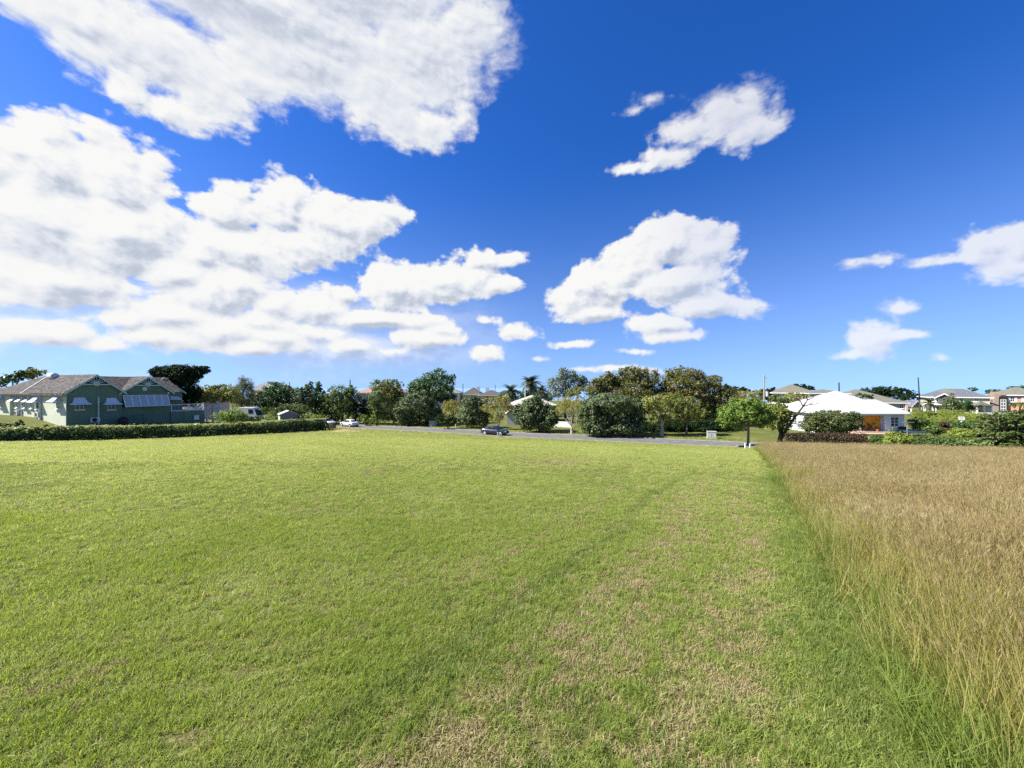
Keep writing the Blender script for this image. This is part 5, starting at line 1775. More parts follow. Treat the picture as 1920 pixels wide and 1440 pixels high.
    plant('shadow_hedge', 'dark shaded low hedge behind the two right frangipanis', 'hedge', 62, 1250, [(1230, 802, 30, 9), (1270, 803, 30, 9), (1310, 803, 30, 10), (1345, 805, 26, 9), (1385, 808, 20, 7), (1210, 800, 16, 10), (1295, 795, 30, 10), (1340, 795, 26, 10), (1260, 795, 24, 10)], 16000, .26, LM['vdark'], None, foliage='foliage')  # enlarged in near-black leaves to put shade beneath the trees
    # back row
    palm('coconut_palm', 'taller palm with drooping fronds above the beige roofed bungalow', 995, 98, 721, 4.2, 30, LM['palm'], seed=3, group='palms behind the bungalow')
    palm('coconut_palm', 'lower bushy palm left of the lamp post', 958, 104, 736, 3.9, 26, LM['palm'], seed=8, group='palms behind the bungalow')
    palm('coconut_palm', 'short dark palm tucked right of the taller palm', 1016, 104, 735, 3.4, 22, LM['palm'], seed=12, group='palms behind the bungalow')
    plant('palm_backdrop_tree', 'dark tree mass below the palms behind the bungalow', 'tree', 112, 975, [(950, 746, 18, 9), (975, 742, 18, 9), (1005, 740, 22, 10), (1028, 744, 14, 9)], 3800, .45, LM['dark'], (.25, .5, 0))
    plant('grey_green_tree', 'tall grey green tree with layered gappy crown above the sparse frangipani', 'tree', 84, 1060, [(1062, 702, 20, 11), (1045, 718, 22, 12), (1075, 718, 24, 13), (1040, 735, 16, 10), (1095, 722, 14, 9), (1060, 735, 24, 10)], 5600, .34, LM['greygreen'], (.25, .5, 0), clump=.36)
    plant('far_palmate_tree', 'tufted palm like tree under the grey green tree', 'tree', 78, 1082, [(1082, 732, 16, 6), (1070, 738, 10, 5)], 900, .6, LM['olive'], (.15, .8, 0), aspect=.14)
    for bpx, lob, n, lb in (
        (1130, [(1125, 722, 24, 16), (1140, 712, 16, 12), (1118, 735, 24, 12)], 4200, 'lower left almond tree with reddish top behind the widest bush'),
        (1190, [(1190, 700, 26, 14), (1170, 712, 24, 16), (1212, 710, 24, 18), (1190, 725, 40, 18), (1155, 722, 20, 14), (1225, 728, 20, 14), (1150, 738, 36, 12), (1180, 737, 40, 14), (1218, 742, 30, 14)], 12500, 'broadest reddish almond tree above the widest bush'),
        (1280, [(1275, 700, 28, 12), (1258, 715, 22, 16), (1295, 708, 26, 16), (1275, 728, 38, 18), (1310, 722, 18, 14), (1290, 745, 36, 16), (1262, 742, 34, 16)], 11500, 'tallest reddish almond tree left of the slope towards the pole'),
        (1340, [(1335, 715, 18, 11), (1330, 735, 28, 18), (1358, 735, 20, 14), (1345, 752, 36, 16), (1375, 740, 16, 11), (1335, 775, 26, 14)], 8500, 'right hand almond tree sloping down towards the tall pole'),
    ):
        plant('almond_tree', lb, 'almond tree', 70, bpx, lob, n, .33, LM['almond'], (.28, .42, 0), G3, aspect=.6, clump=.36)
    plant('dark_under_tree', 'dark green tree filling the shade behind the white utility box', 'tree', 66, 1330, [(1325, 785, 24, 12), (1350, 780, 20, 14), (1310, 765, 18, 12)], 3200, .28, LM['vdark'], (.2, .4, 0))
    plant('yellow_crown_tree', 'bright yellow green tree behind the rounded front tree, left of the pole', 'tree', 76, 1410, [(1405, 742, 20, 9), (1420, 740, 12, 9), (1395, 748, 10, 8), (1412, 752, 20, 9)], 2600, .26, LM['yellow'], (.18, .5, 0))
    plant('front_shade_tree', 'rounded green tree on the lawn corner beside the white posts', 'tree', 0, 1403, [(1400, 762, 30, 12), (1372, 775, 24, 14), (1432, 770, 24, 14), (1400, 780, 36, 14), (1360, 790, 14, 11), (1440, 785, 18, 12), (1410, 756, 30, 9), (1425, 792, 14, 9), (1378, 798, 12, 7)], 9000, .24, LM['bright'], (.14, .42, 0), bpy=837, bark=BARK, clump=.34)
    plant('bare_limbed_tree', 'tree with long bare dark limbs reaching over the white roof', 'tree', 0, 1462, [(1455, 775, 18, 14), (1448, 792, 16, 14), (1470, 790, 14, 16), (1462, 765, 14, 9), (1478, 778, 10, 10)], 4200, .25, LM['olive'], (.28, .2, 2), bpy=829, bark=DARKBARK)
    t = foot(1462, 829); s = t.y / F
    # the bare limbs are part of that tree
    par = [o for o in COL.objects if o.name.startswith('bare_limbed_tree') and o.type == 'EMPTY'][0]
    mb = MB()

    def q(px, py, d=0):
        return Vector(((px - 1462) * s, d, -(py - 829) * s))
    mb.tube([q(1465, 822), q(1475, 800, -.2), q(1487, 780, -.4), (q(1500, 762, -.5)), q(1508, 750, -.5)], [.2, .17, .14, .10, .05], 7)
    for a, b, c in (((1500, 762), (1512, 758), (1522, 748)), ((1500, 762), (1494, 752), (1492, 742)), ((1508, 750), (1518, 745), (1526, 738)), ((1487, 780), (1500, 772), (1514, 768)), ((1508, 750), (1505, 742), (1508, 734)), ((1512, 758), (1524, 757), (1532, 752)), ((1494, 752), (1488, 748), (1482, 746))):
        mb.tube([q(*a, -.5), q(*b, -.6), q(*c, -.5)], [.07, .05, .015], 5)
    mb.build('bare_limbs', DARKBARK, par)
    # ---- right: white house garden
    plant('domed_bush', 'large domed bush with reddish right side hiding the white house porch', 'bush', 51, 1562, [(1553, 788, 42, 18), (1532, 797, 26, 16), (1574, 799, 24, 14), (1552, 800, 44, 15), (1552, 778, 26, 8)], 17000, .20, LM['domed'], None, foliage='foliage', clump=.24)
    hedge('red_brown_hedge', 'clipped red brown hedge below the domed bush', hpts([(1472, 831, 812), (1540, 833, 812.5), (1622, 835.5, 814)]), 15000, .13, LM['redhedge'], 1.0, 'hedge rows on the right')
    hedge('green_flecked_hedge', 'clipped green hedge with pale flecks right of the red brown hedge', hpts([(1624, 835.6, 815), (1700, 838.5, 818), (1790, 843, 820.5), (1880, 847, 823), (1990, 853, 827)]), 30000, .15, LM['fleck'], 1.1, 'hedge rows on the right')
    plant('lime_shrub', 'lime coloured shrub poking out of the green flecked hedge', 'shrub', 0, 1683, [(1685, 822, 18, 11), (1672, 828, 12, 8), (1697, 827, 12, 9)], 2600, .17, LM['lime'], None, bpy=841, foliage='foliage')
    plant('grey_shrub', 'small grey green shrub before the right window of the white house', 'shrub', 53, 1673, [(1673, 808, 6, 7), (1676, 814, 6, 5)], 500, .14, LM['greygreen'], None, foliage='foliage')
    plant('mound_tree', 'small green tree crowns between the white roof and the long tiled roof', 'tree', 78, 1620, [(1612, 742, 10, 4), (1630, 744, 10, 4)], 700, .3, LM['dark'], (.15, .7, 0))
    plant('flat_crowned_tree', 'olive tree with flat crown before the pyramid roofed house', 'tree', 90, 1490, [(1485, 742, 18, 6), (1508, 745, 18, 6), (1470, 750, 18, 7), (1495, 754, 22, 5)], 2400, .3, LM['olive'], (.2, .6, 0))
    plant('shrub_before_house', 'green shrubs below the pyramid roofed house', 'shrub', 88, 1455, [(1455, 748, 14, 7), (1472, 752, 12, 6)], 1400, .3, LM['mid'], None, foliage='foliage')
    plant('broad_dark_tree', 'broad dark tree with flat top behind the long tiled roof', 'tree', 112, 1660, [(1640, 736, 22, 10), (1665, 733, 26, 9), (1690, 739, 20, 10), (1665, 745, 38, 9)], 5200, .5, LM['vdark'], (.4, .5, 0))
    plant('dark_ridge_tree', 'dark tree peeking over the pyramid roof', 'tree', 122, 1505, [(1500, 724, 12, 4), (1515, 728, 12, 5)], 900, .5, LM['vdark'], (.3, .6, 0))
    for px, lob, n, lb in ((1440, [(1432, 735, 8, 5), (1447, 732, 8, 6), (1440, 742, 16, 7)], 1500, 'dark distant trees behind the tall pole'),
                           (1390, [(1382, 730, 14, 6), (1398, 734, 10, 5)], 900, 'dark distant tree at the end of the almond trees'),
                           (1742, [(1742, 745, 14, 5), (1728, 746, 16, 6), (1718, 742, 8, 4)], 1300, 'distant dark trees by the leaning pole above the carport')):
        plant('distant_tree', lb, 'tree', 118, px, lob, n, .55, LM['vdark'], (.25, .5, 0), 'distant trees at the horizon')
    for px, lob, n, lb in ((1862, [(1857, 736, 6, 5), (1868, 733, 7, 4)], 600, 'small dark tree behind the chimneys'), (1895, [(1897, 729, 9, 4), (1915, 727, 8, 4)], 700, 'dark tree tips above the salmon house roof'), (1822, [(1824, 730, 6, 3)], 300, 'tree tip on the slate roof ridge')):
        plant('ridge_tree', lb, 'tree', 120, px, lob, n, .5, LM['dark'], (.2, .6, 0), 'tree tips above the right roofs')
    plant('conifer', 'conical green conifer before the cream slate house', 'conifer', 82, 1784, [(1784, 742, 4, 6), (1784, 750, 9, 6), (1785, 759, 14, 6), (1786, 767, 17, 6)], 2600, .3, LM['mid'], (.16, .5, 0), aspect=.25, droop=.3)
    plant('garden_tree', 'spreading dark tree right of the conifer', 'tree', 82, 1803, [(1800, 757, 12, 6), (1808, 762, 14, 6), (1815, 767, 10, 5)], 1700, .3, LM['dark'], (.14, .5, 0))
    palm('fan_palm', 'small dark palm before the slate house balcony', 1743, 86, 757, 2.2, 16, LM['palm'], trunk_r=.14, seed=21)
    palm('fan_palm_low', 'low palm tuft beside the garden porch', 1836, 86, 766, 1.7, 12, LM['palm'], trunk_r=.12, seed=25)
    # rough field between the houses
    for k, (px, py, w) in enumerate(((1725, 775, 22), (1760, 776, 26), (1795, 775, 26), (1745, 786, 26), (1785, 785, 26), (1820, 780, 22))):
        plant('weed_patch', ('sunny weeds below the carport', 'sunny weeds below the slate house', 'sunny weeds under the conifer', 'lower weeds right of the white roof', 'lower weeds left of the white sign', 'weeds below the garden porch')[k],
              'weeds', 74 - (py - 775) * .6, px, [(px, py, w, 6), (px + 6, py + 4, w, 5)], 2600, .3, LM['weed'], None, 'rough weeds on the empty plot', foliage='foliage', aspect=.22, up=.9)
    for px, py, rx, ry, mk, lb, n in ((1738, 797, 22, 11, 'bright', 'light green flowering shrub beside the blue trampoline', 2600), (1722, 790, 14, 7, 'mid', 'leafy shrub behind the blue trampoline', 1300), (1772, 802, 13, 8, 'maroon', 'maroon leaved shrub left of the yellow croton', 1300),
                                      (1803, 812, 20, 9, 'lime', 'yellow croton shrub between the maroon shrubs', 2200), (1834, 814, 8, 6, 'maroon', 'small maroon shrub right of the yellow croton', 600), (1790, 797, 20, 6, 'dark', 'dark shrub under the white sign', 1300), (1755, 806, 14, 8, 'mid', 'mid green shrub on the lawn edge right of the trampoline', 1200), (1812, 799, 12, 9, 'dark', 'dark upright shrub right of the white sign', 1200)):
        plant('border_shrub', lb, 'shrub', 56 if py < 805 else 50, px, [(px, py, rx, ry), (px - rx * .4, py + 2, rx * .6, ry), (px + rx * .4, py + 1, rx * .6, ry * .9)], n, .2, LM[mk], None, 'border shrubs right of the trampoline', foliage='foliage')
    plant('layered_tree', 'large tree with flat layered sprays at the right edge', 'tree', 0, 1893, [(1868, 782, 30, 5), (1905, 775, 30, 6), (1850, 797, 24, 5), (1890, 793, 34, 6), (1925, 790, 24, 7), (1870, 812, 30, 7), (1910, 810, 30, 7), (1885, 828, 34, 8), (1862, 832, 20, 7), (1940, 820, 30, 10), (1915, 760, 20, 5), (1920, 840, 26, 8)], 9000, .24, LM['mid'], (.16, .6, 0), bpy=849, up=.9, clump=.4)
    plant('dark_layered_tree', 'dark flat sprayed tree behind the layered tree', 'tree', 50, 1880, [(1850, 800, 18, 4), (1875, 797, 24, 5), (1910, 802, 26, 6), (1900, 785, 20, 5)], 3000, .26, LM['dark'], (.14, .6, 0), up=.9)


vegetation()


# ------------------------------------------------------------------ cars
def loft(mb, secs):
    """secs: list of closed rings (same count), joined and capped."""
    n = len(secs[0])
    o = []
    for r in secs:
        o += r
    fs = []
    for i in range(len(secs) - 1):
        for k in range(n):
            a, b = i * n + k, i * n + (k + 1) % n
            fs.append((a, b, b + n, a + n))
    fs.append(tuple(range(n - 1, -1, -1)))
    fs.append(tuple((len(secs) - 1) * n + k for k in range(n)))
    return mb.add(o, fs)


def car(loc, rz, label, paint, rim_m, spoiler=False, plate=None):
    """Saloon car, nose towards local +x."""
    e = empty('parked_car', loc, label, 'car', 'cars on the road', rz)
    black = mat('tyre rubber', (.018, .018, .018), (.03, .03, .03), rough=.85)
    trim = mat('black trim', (.02, .02, .022), rough=.5)
    # lower body: stations from tail to nose (x, half width, bottom, waist, deck height)
    st = [(-2.22, .66, .42, .62, .74), (-2.12, .78, .26, .66, .92), (-1.75, .85, .20, .68, .97), (-1.35, .87, .19, .70, .96), (-.6, .875, .18, .70, .93), (.3, .875, .18, .69, .91),
          (1.0, .87, .18, .68, .89), (1.5, .86, .19, .66, .84), (1.95, .82, .21, .62, .76), (2.18, .72, .26, .54, .66), (2.27, .58, .34, .48, .58)]
    secs = []
    for x, w, zb, zw, zt in st:
        half = [(w * .80, zb), (w * .97, zb + .10), (w, zw - .08), (w * .985, zw + .04), (w * .93, zt - .03), (w * .80, zt), (w * .4, zt + .025)]
        ring = [(x, y, z) for y, z in half] + [(x, -y, z) for y, z in reversed(half)]
        secs.append(ring)
    b = MB(); loft(b, secs)
    body = b.build('body', paint, e, smooth=True)
    # cabin
    cb = [(-1.72, .60, .95, .96), (-1.05, .68, .93, 1.34), (-.75, .69, .92, 1.40), (-.1, .70, .90, 1.43), (.35, .69, .89, 1.40), (1.18, .66, .86, .89)]
    cs = []
    for x, w, zb, zt in cb:
        wt = w * (.80 if zt > 1.2 else .97)
        cs.append([(x, w + .08, zb - .03), (x, (w + .06) * .5 + wt * .5, (zb + zt) / 2), (x, wt, zt - .03), (x, wt * .8, zt), (x, -wt * .8, zt), (x, -wt, zt - .03), (x, -((w + .06) * .5 + wt * .5), (zb + zt) / 2), (x, -w - .08, zb - .03)])
    c = MB(); loft(c, cs)
    c.build('cabin', paint, e, smooth=True)
    gl = mat('tinted car glass', (.012, .014, .016), (.02, .022, .024), rough=.05, spec=.7)

    def on_side(sg, pts, name):
        g = MB()
        vs = []
        for x, f in pts:                     # f: 0 = waist, 1 = roof edge
            w0 = np.interp(x, [q[0] for q in cb], [q[1] for q in cb]) + .08
            zb = np.interp(x, [q[0] for q in cb], [q[2] for q in cb]); zt = np.interp(x, [q[0] for q in cb], [q[3] for q in cb])
            wt = np.interp(x, [q[0] for q in cb], [q[1] * (.80 if q[3] > 1.2 else .97) for q in cb])
            vs.append((x, sg * (w0 + (wt - w0) * f + .012), zb + (zt - zb) * f))
        vs = vs if sg > 0 else vs[::-1]
        n = len(vs)
        g.add(vs + [(v[0], v[1] - sg * .01, v[2]) for v in vs], [tuple(range(n - 1, -1, -1)), tuple(range(n, 2 * n))] + [(k, (k + 1) % n, (k + 1) % n + n, k + n) for k in range(n)])
        g.build(name, gl, e)
    for sg in (-1, 1):
        on_side(sg, [(-1.25, .12), (-.32, .10), (-.32, .86), (-.80, .84), (-1.02, .72)], 'side_window')
        on_side(sg, [(-.24, .10), (.92, .12), (.36, .84), (-.24, .86)], 'side_window')
    g = MB(); quad_panel(g, (.42, -.52, 1.395), (1.12, -.62, .915), (1.12, .62, .915), (.42, .52, 1.395), .014); g.build('windscreen', gl, e)
    g = MB(); quad_panel(g, (-1.62, -.55, 1.0), (-1.10, -.50, 1.325), (-1.10, .50, 1.325), (-1.62, .55, 1.0), .014); g.build('rear_window', gl, e)
    # wheels with dark arches
    for x in (-1.38, 1.38):
        for sg in (-1, 1):
            a = MB(); a.tube([(x, sg * .70, .36), (x, sg * .882, .36)], .385, 22); a.build('wheel_arch', trim, e)
            w = MB(); w.tube([(x, sg * .66, .315), (x, sg * .895, .315)], .315, 22); wo = w.build('wheel', black, e)
            r = MB(); r.tube([(x, sg * .896, .315), (x, sg * .908, .315)], .215, 20); ro = r.build('rim', rim_m, wo)
    hl = mat('headlamp lens', (.55, .57, .58), rough=.15, spec=.7)
    tl = mat('tail lamp red', (.25, .015, .012), rough=.25)
    for sg in (-1, 1):
        m = MB(); m.box(2.08, 2.235, sg * .60 - .13, sg * .60 + .13, .56, .68); m.build('headlight', hl, e)
        m = MB(); m.box(-2.19, -2.06, sg * .62 - .15, sg * .62 + .15, .72, .87); m.build('tail_light', tl, e)
        m = MB(); m.box(.72, .90, sg * .95 - .10, sg * .95 + .10, .92, 1.05); m.build('mirror', paint, e)
        m = MB(); m.box(-.35, -.17, sg * .878 - .012, sg * .878 + .012, .74, .77); m.build('door_handle', rim_m, e)
    m = MB(); m.box(2.18, 2.285, -.42, .42, .36, .50); m.build('grille', trim, e)
    m = MB(); m.box(-2.235, -2.20, -.26, .26, .54, .66); m.build('number_plate', WHITE, e)
    m = MB(); m.box(-2.24, -2.10, -.7, .7, .28, .36); m.build('rear_bumper', trim, e)
    if spoiler:
        m = MB(); m.box(-2.15, -1.90, -.66, .66, 1.14, 1.18); m.box(-2.06, -1.96, -.55, -.50, .94, 1.138); m.box(-2.06, -1.96, .50, .55, .94, 1.138); m.build('spoiler', paint, e)
    return e


def cars():
    navy = mat('dark blue car paint', (.022, .030, .050), (.026, .034, .055), rough=.25, spec=.6, coat=.7)
    whitep = mat('white car paint', (.78, .78, .78), (.74, .74, .74), rough=.3, coat=.5)
    silver = mat('silver car paint', (.50, .51, .53), (.46, .47, .49), rough=.25, coat=.5)
    alloy = mat('alloy wheel', (.62, .62, .63), rough=.35, metal=.4)
    p = foot(930, 816.5)
    car((p.x - .2, p.y + .6, gz(p.x, p.y + .6) + .06), math.radians(-24), 'dark blue saloon car with silver wheels and rear spoiler on the road', navy, alloy, True)
    p = foot(652, 800.5)
    car((p.x, p.y + .8, gz(p.x, p.y + .8) + .06), math.radians(146), 'white saloon car seen from behind beyond the end of the long hedge', whitep, alloy)
    p = pix(611, 797, 78)
    car((p.x, p.y, gz(p.x, p.y) + .06), math.radians(-25), 'silver car half hidden by the end of the long hedge', silver, alloy)
    # white van behind the hedge
    Y = 72
    x0, x1 = pix(446, 770, Y).x, pix(481, 770, Y).x
    zb = gz((x0 + x1) / 2, Y)
    e = empty('white_van', ((x0 + x1) / 2, Y, zb), 'white box van parked among the trees behind the round bush', 'van')
    hw = (x1 - x0) / 2
    zt = -(764 - YH) / F * Y - zb
    b = MB(); b.prism([(-hw, .5), (hw * .62, .5), (hw * .98, .55), (hw, 1.5), (hw * .72, zt - .35), (hw * .55, zt), (-hw, zt)], Matrix.Translation((0, 0, 0)), 1.9); b.build('body', WHITE, e)
    g = MB(); g.box(hw * .12, hw * .60, -.02, -.003, zt - 1.15, zt - .35); g.build('side_window', GLASS, e)
    g = MB(); quad_panel(g, (hw * .99, .15, 1.55), (hw * .99, 1.75, 1.55), (hw * .74, 1.75, zt - .4), (hw * .74, .15, zt - .4), .02); g.build('windscreen', GLASS, e)
    for x in (-hw * .6, hw * .6):
        for y in (-.02, 1.72):
            w = MB(); w.tube([(x, y, .36), (x, y + .2, .36)], .36, 16); w.build('wheel', MATS['tyre rubber'], e)


cars()


# ------------------------------------------------------------------ street furniture and small things
def pole(bpx, Y, top_px, top_py, r, label, m, bpy=None, group='utility poles on the horizon', extra=None):
    if bpy is not None:
        p = foot(bpx, bpy)
    else:
        x = (bpx - CX) / F * Y
        p = Vector((x, Y, gz(x, Y)))
    t = pix(top_px, top_py, p.y) - p
    e = empty('utility_pole', p, label, 'pole', group)
    mb = MB(); mb.tube([(0, 0, -.3), t * .5, t], [r * 1.2, r, r * .8], 8); mb.build('shaft', m, e)
    if extra:
        extra(e, t)
    return e


def small_things():
    wood = mat('weathered pole wood', (.36, .32, .27), (.24, .21, .17), rough=.9, scale=3)
    darkw = mat('dark creosoted pole', (.055, .055, .065), (.04, .04, .05), rough=.8, scale=3)

    def trafo(e, t):
        a = t * .62
        c = MB(); c.tube([(a.x + .5, a.y - .1, a.z - .55), (a.x + .5, a.y - .1, a.z + .35)], .26, 12); c.build('transformer', mat('transformer grey', (.55, .56, .54)), e)
        c = MB(); c.bar((a.x, a.y, a.z + .2), (a.x + .5, a.y - .1, a.z + .2), .08); c.build('bracket', STEEL, e)
        c = MB(); c.tube([(a.x, a.y, t.z * .93), (a.x + .65, a.y - .1, t.z * .93)], .05, 6); c.build('crossarm', wood, e)

    def lampy(e, t):
        a = t * .66
        c = MB(); c.tube([a, a + Vector((-.9, -.2, -.15)), a + Vector((-1.3, -.2, -.05))], .06, 6); c.build('bracket_arm', STEEL, e)
        c = MB(); c.box(a.x - 1.75, a.x - 1.25, -.35, -.1, a.z - .16, a.z - .02); c.build('lamp_head', STEEL, e)
    pole(1433, 72, 1432.5, 702, .15, 'tall grey wooden pole with transformer left of the pyramid roofed house', wood, extra=trafo)
    pole(1726, 84, 1721.5, 707.5, .12, 'leaning dark pole against the sky right of the white roof', darkw, extra=lampy)
    pole(1574, 122, 1573, 717, .22, 'dark pole stub above the white roof peak', darkw)
    pole(656, 116, 656.5, 712, .18, 'thin dark pole by the terracotta roof', darkw)
    pole(868, 165, 868, 720, .18, 'thin distant pole at the left dark brown roof', darkw)
    pole(928, 165, 928.5, 721.5, .14, 'thin distant pole between the brown roof and the white gable', darkw)
    pole(543, 120, 543, 717, .14, 'faint thin pole above the tall rounded tree', darkw)
    pole(984, 84, 985, 717, .10, 'slim pale lamp post beside the taller palm', mat('pale lamp post', (.55, .53, .48)), group='utility poles on the horizon')
    # utility cabinets on the far verge
    def cabinet(bpx, bpy_, w, h, d, label, m, rz, plinth=True):
        p = foot(bpx, bpy_)
        e = empty('utility_cabinet', p, label, 'cabinet', 'utility cabinets on the verge', rz)
        b = MB(); b.box(-w / 2, w / 2, 0, d, .08, h); b.build('housing', m, e)
        b = MB(); b.box(-w / 2 - .05, w / 2 + .05, -.05, d + .05, h + .002, h + .07); b.build('lid', m, e)
        for k in (-1, 1):
            q = MB(); q.box(k * w / 4 - w / 4 + .05, k * w / 4 + w / 4 - .05, -.022, -.002, .16, h - .08); do = q.build('door', m, e)
            q = MB(); q.box(k * .1 - .02, k * .1 + .02, -.045, -.024, h * .5, h * .65); q.build('handle', STEEL, do)
        b = MB(); b.box(-w / 2 - .12, w / 2 + .12, -.12, d + .12, -.2, .077); b.build('plinth', CONC, e)
    cabinet(809, 800, 1.25, 1.15, 1.0, 'grey utility cabinet on the verge before the tall dark bush', mat('grey cabinet', (.34, .36, .35), (.29, .31, .30), rough=.6), math.radians(-28))
    cabinet(1335, 822.5, 1.15, .95, .8, 'whitish utility cabinet on the verge left of the rounded front tree', mat('whitish cabinet', (.42, .43, .40), (.30, .31, .29), rough=.7, scale=2.5, detail=7), math.radians(-20))
    # white marker posts
    G = 'white marker posts at the lawn edge'

    def post(bpx, bpy_, w, h, label):
        p = foot(bpx, bpy_)
        m = MB(); m.box(-w / 2, w / 2, -w / 2, w / 2, -.2, h); m.box(-w / 2 - .012, w / 2 + .012, -w / 2 - .012, w / 2 + .012, h - .0, h + .03)
        e = empty('marker_post', p, label, 'post', G)
        s = MB(); s.box(-w / 2, w / 2, -w / 2, w / 2, -.2, h); s.build('shaft', WHITE, e)
        c = MB(); c.box(-w / 2 - .02, w / 2 + .02, -w / 2 - .02, w / 2 + .02, h + .001, h + .04); c.build('cap', WHITE, e)
    post(933, 819, .16, .62, 'thinner white marker post before the dark car door')
    post(937.5, 818.8, .24, .55, 'thicker white marker post before the dark car front wheel')
    post(1397.5, 840.5, .13, .50, 'white marker post just left of the rounded front tree trunk')
    post(1406.5, 840.2, .12, .45, 'white marker post just right of the rounded front tree trunk')
    # dark drain box beside it
    p = foot(1391, 839)
    e = empty('drain_box', p, 'small dark drain box beside the left white post near the front tree', 'drain')
    m = MB(); m.prism([(-.42, -.1), (.42, -.1), (.42, .16), (.25, .24), (-.25, .24), (-.42, .16)], Matrix.Identity(4), .5); m.build('housing', mat('dark grey concrete', (.16, .16, .15), (.1, .1, .1), rough=.9), e)
    m = MB(); m.box(-.3, .3, -.02, -.003, -.02, .14); m.build('grate', DARK, e)
    # pillar at the end of the long hedge
    p = foot(622, 805)
    e = empty('gate_pillar', p, 'grey concrete pillar at the end of the long hedge', 'pillar')
    m = MB(); m.box(-.22, .22, -.22, .22, -.3, 1.15); m.build('shaft', CONC, e)
    m = MB(); m.box(-.28, .28, -.28, .28, 1.152, 1.25); m.build('cap', CONC, e)
    p = foot(627, 803.5)
    e = empty('gate_pillar', p, 'dark shaded pillar right beside the grey pillar', 'pillar')
    m = MB(); m.box(-.2, .2, -.2, .2, -.3, 1.0); m.build('shaft', mat('dark pillar', (.07, .07, .065)), e)
    m = MB(); m.box(-.25, .25, -.25, .25, 1.002, 1.08); m.build('cap', mat('dark pillar', (.07, .07, .065)), e)
    # heap of dry turf beyond the lawn end
    p = foot(650, 809.5)
    rng = np.random.default_rng(4)
    n = 22
    v, f = [], []
    for i in range(n):
        for j in range(n):
            u, w = i / (n - 1) * 2 - 1, j / (n - 1) * 2 - 1
            r = math.hypot(u, w)
            h = max(0, 1 - r * r) ** .8
            X, Yy = u * 2.6 + w * .9, w * 1.5
            v.append((X, Yy, -.12 + h * (.34 + .22 * fbm(np.array([u * 2.2 + 5]), np.array([w * 2.2]), 60)[0]) + gz(p.x + X, p.y + Yy) - p.z))
    for i in range(n - 1):
        for j in range(n - 1):
            a = i * n + j
            f.append((a, a + n, a + n + 1, a + 1))
    m = MB(); m.add(v, f)
    o = m.build('turf_heap', mat('dry turf', (.34, .30, .11), (.20, .14, .07), rough=.95, scale=1.6, detail=8, bump=.8, bscale=9), None, smooth=True)
    o.location = p
    tag(o, 'low heap of dry turf on the lawn before the white sedan', 'heap')
    # garden shed
    p = pix(542, 792, 61)
    zb = gz(p.x, p.y)
    e = empty('garden_shed', (p.x, p.y, zb), 'small grey garden shed with gable roof beyond the long hedge', 'shed', None, math.radians(38))
    w = 1.25; h = 1.75; r = 2.45
    h0 = -(777.5 - YH) / F * 61 - zb; r0 = -(771.5 - YH) / F * 61 - zb
    gm = mat('grey shed boards', (.21, .22, .225), (.17, .18, .185), rough=.8)
    rm = mat('light shed roof', (.42, .43, .42), (.34, .35, .34), rough=.7)
    lm = mat('pale shed side', (.46, .47, .46), (.4, .41, .4), rough=.8)
    wo, ro = gable_unit(e, -w, w, 0, 2.6, h0, r0, gm, rm, over=.15, zb=-.5, trim=gm)
    s_ = MB(); s_.box(-w - .02, -w - .003, .05, 2.55, -.4, h0 - .1); s_.build('side_boards', lm, e)
    for k in range(2):
        d = MB(); d.box(-.62 + k * .63, -.01 + k * .63 - .01, -.035, -.003, .05, h0 - .25); do = d.build('door', gm, e)
    # blue trampoline with pole behind
    p = foot(1716, 817.5)
    e = empty('trampoline', p, 'blue edged trampoline on the lawn right of the white house', 'trampoline')
    blue = mat('blue pad', (.015, .10, .19), (.012, .08, .16), rough=.5)
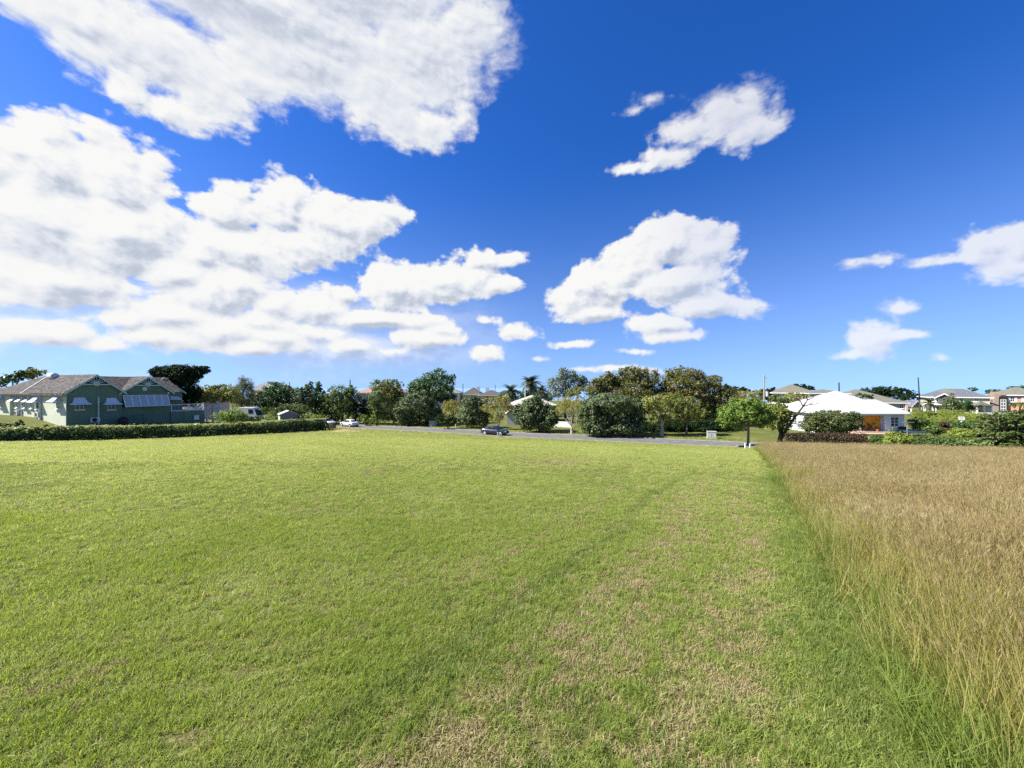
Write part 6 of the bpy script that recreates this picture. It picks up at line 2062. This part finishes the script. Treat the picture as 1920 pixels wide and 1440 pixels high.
    for name, rr, r2, z, m_ in (('pad', 1.28, .98, .62, blue), ('mat', .97, 0, .615, mat('black mat', (.02, .02, .025)))):
        mb = MB(); n = 28
        if r2:
            vs = []
            for k in range(n):
                c_, s2 = math.cos(2 * PI * k / n), math.sin(2 * PI * k / n)
                vs += [(rr * c_, rr * s2 * .8, z), (r2 * c_, r2 * s2 * .8, z), (rr * c_, rr * s2 * .8, z - .09), (r2 * c_, r2 * s2 * .8, z - .05)]
            fs = []
            for k in range(n):
                a, b = k * 4, (k + 1) % n * 4
                fs += [(a, b, b + 1, a + 1), (a + 2, b + 2, b, a), (a + 3, b + 3, b + 2, a + 2), (a + 1, b + 1, b + 3, a + 3)]
            mb.add(vs, fs)
        else:
            mb.add([(rr * math.cos(2 * PI * k / n), rr * .8 * math.sin(2 * PI * k / n), z) for k in range(n)] + [(rr * math.cos(2 * PI * k / n), rr * .8 * math.sin(2 * PI * k / n), z - .02) for k in range(n)],
                   [tuple(range(n)), tuple(range(2 * n - 1, n - 1, -1))] + [(k + n, (k + 1) % n + n, (k + 1) % n, k) for k in range(n)])
        mb.build(name, m_, e)
    for k in range(6):
        a = 2 * PI * (k + .5) / 6
        mb = MB(); mb.tube([(1.1 * math.cos(a), .9 * math.sin(a), -.1), (1.1 * math.cos(a), .9 * math.sin(a), .53)], .04, 6); mb.build('leg', STEEL, e)
    p = foot(1701, 814)
    e = empty('washing_line_post', p, 'thin T shaped washing line post left of the blue trampoline', 'post')
    h = (814 - 793) * p.y / F
    mb = MB(); mb.tube([(0, 0, -.2), (0, 0, h)], .06, 8); mb.build('shaft', STEEL, e)
    mb = MB(); mb.tube([(-.7, 0, h + .05), (1.0, 0, h + .05)], .05, 8); mb.build('arm', STEEL, e)
    # dark barbecue / machine beside the house
    p = foot(1696, 812.5)
    e = empty('garden_bench', p, 'dark garden seat in the shade at the right corner of the white house', 'bench')
    for z0, z1, y0, y1, nm in ((.40, .46, -.2, .3, 'seat'), (.55, .95, .30, .35, 'backrest')):
        mb = MB(); mb.box(-.6, .6, y0, y1, z0, z1); mb.build(nm, DARK, e)
    for x in (-.5, .5):
        mb = MB(); mb.box(x - .04, x + .04, -.15, .349, -.1, .399); mb.build('leg', DARK, e)
    # white notice board in the weeds
    p = pix(1803, 785, 62)
    zb = gz(p.x, p.y)
    e = empty('notice_board', (p.x, p.y, zb), 'small white notice board on a post among the sunny weeds', 'sign', None, math.radians(-20))
    zc = p.z - zb
    mb = MB(); mb.box(-.05, .05, .02, .10, -.3, zc + .2); mb.build('post', WHITE, e)
    mb = MB(); mb.box(-.36, .36, -.02, .018, zc - .22, zc + .34); bo = mb.build('board', WHITE, e)
    ink = mat('grey print', (.35, .37, .42))
    for k, (a, b) in enumerate(((-.24, .24), (-.2, .1), (-.16, .2))):
        mb = MB(); mb.box(a, b, -.026, -.022, zc + .16 - k * .13, zc + .22 - k * .13); mb.build('print', ink, bo)


small_things()
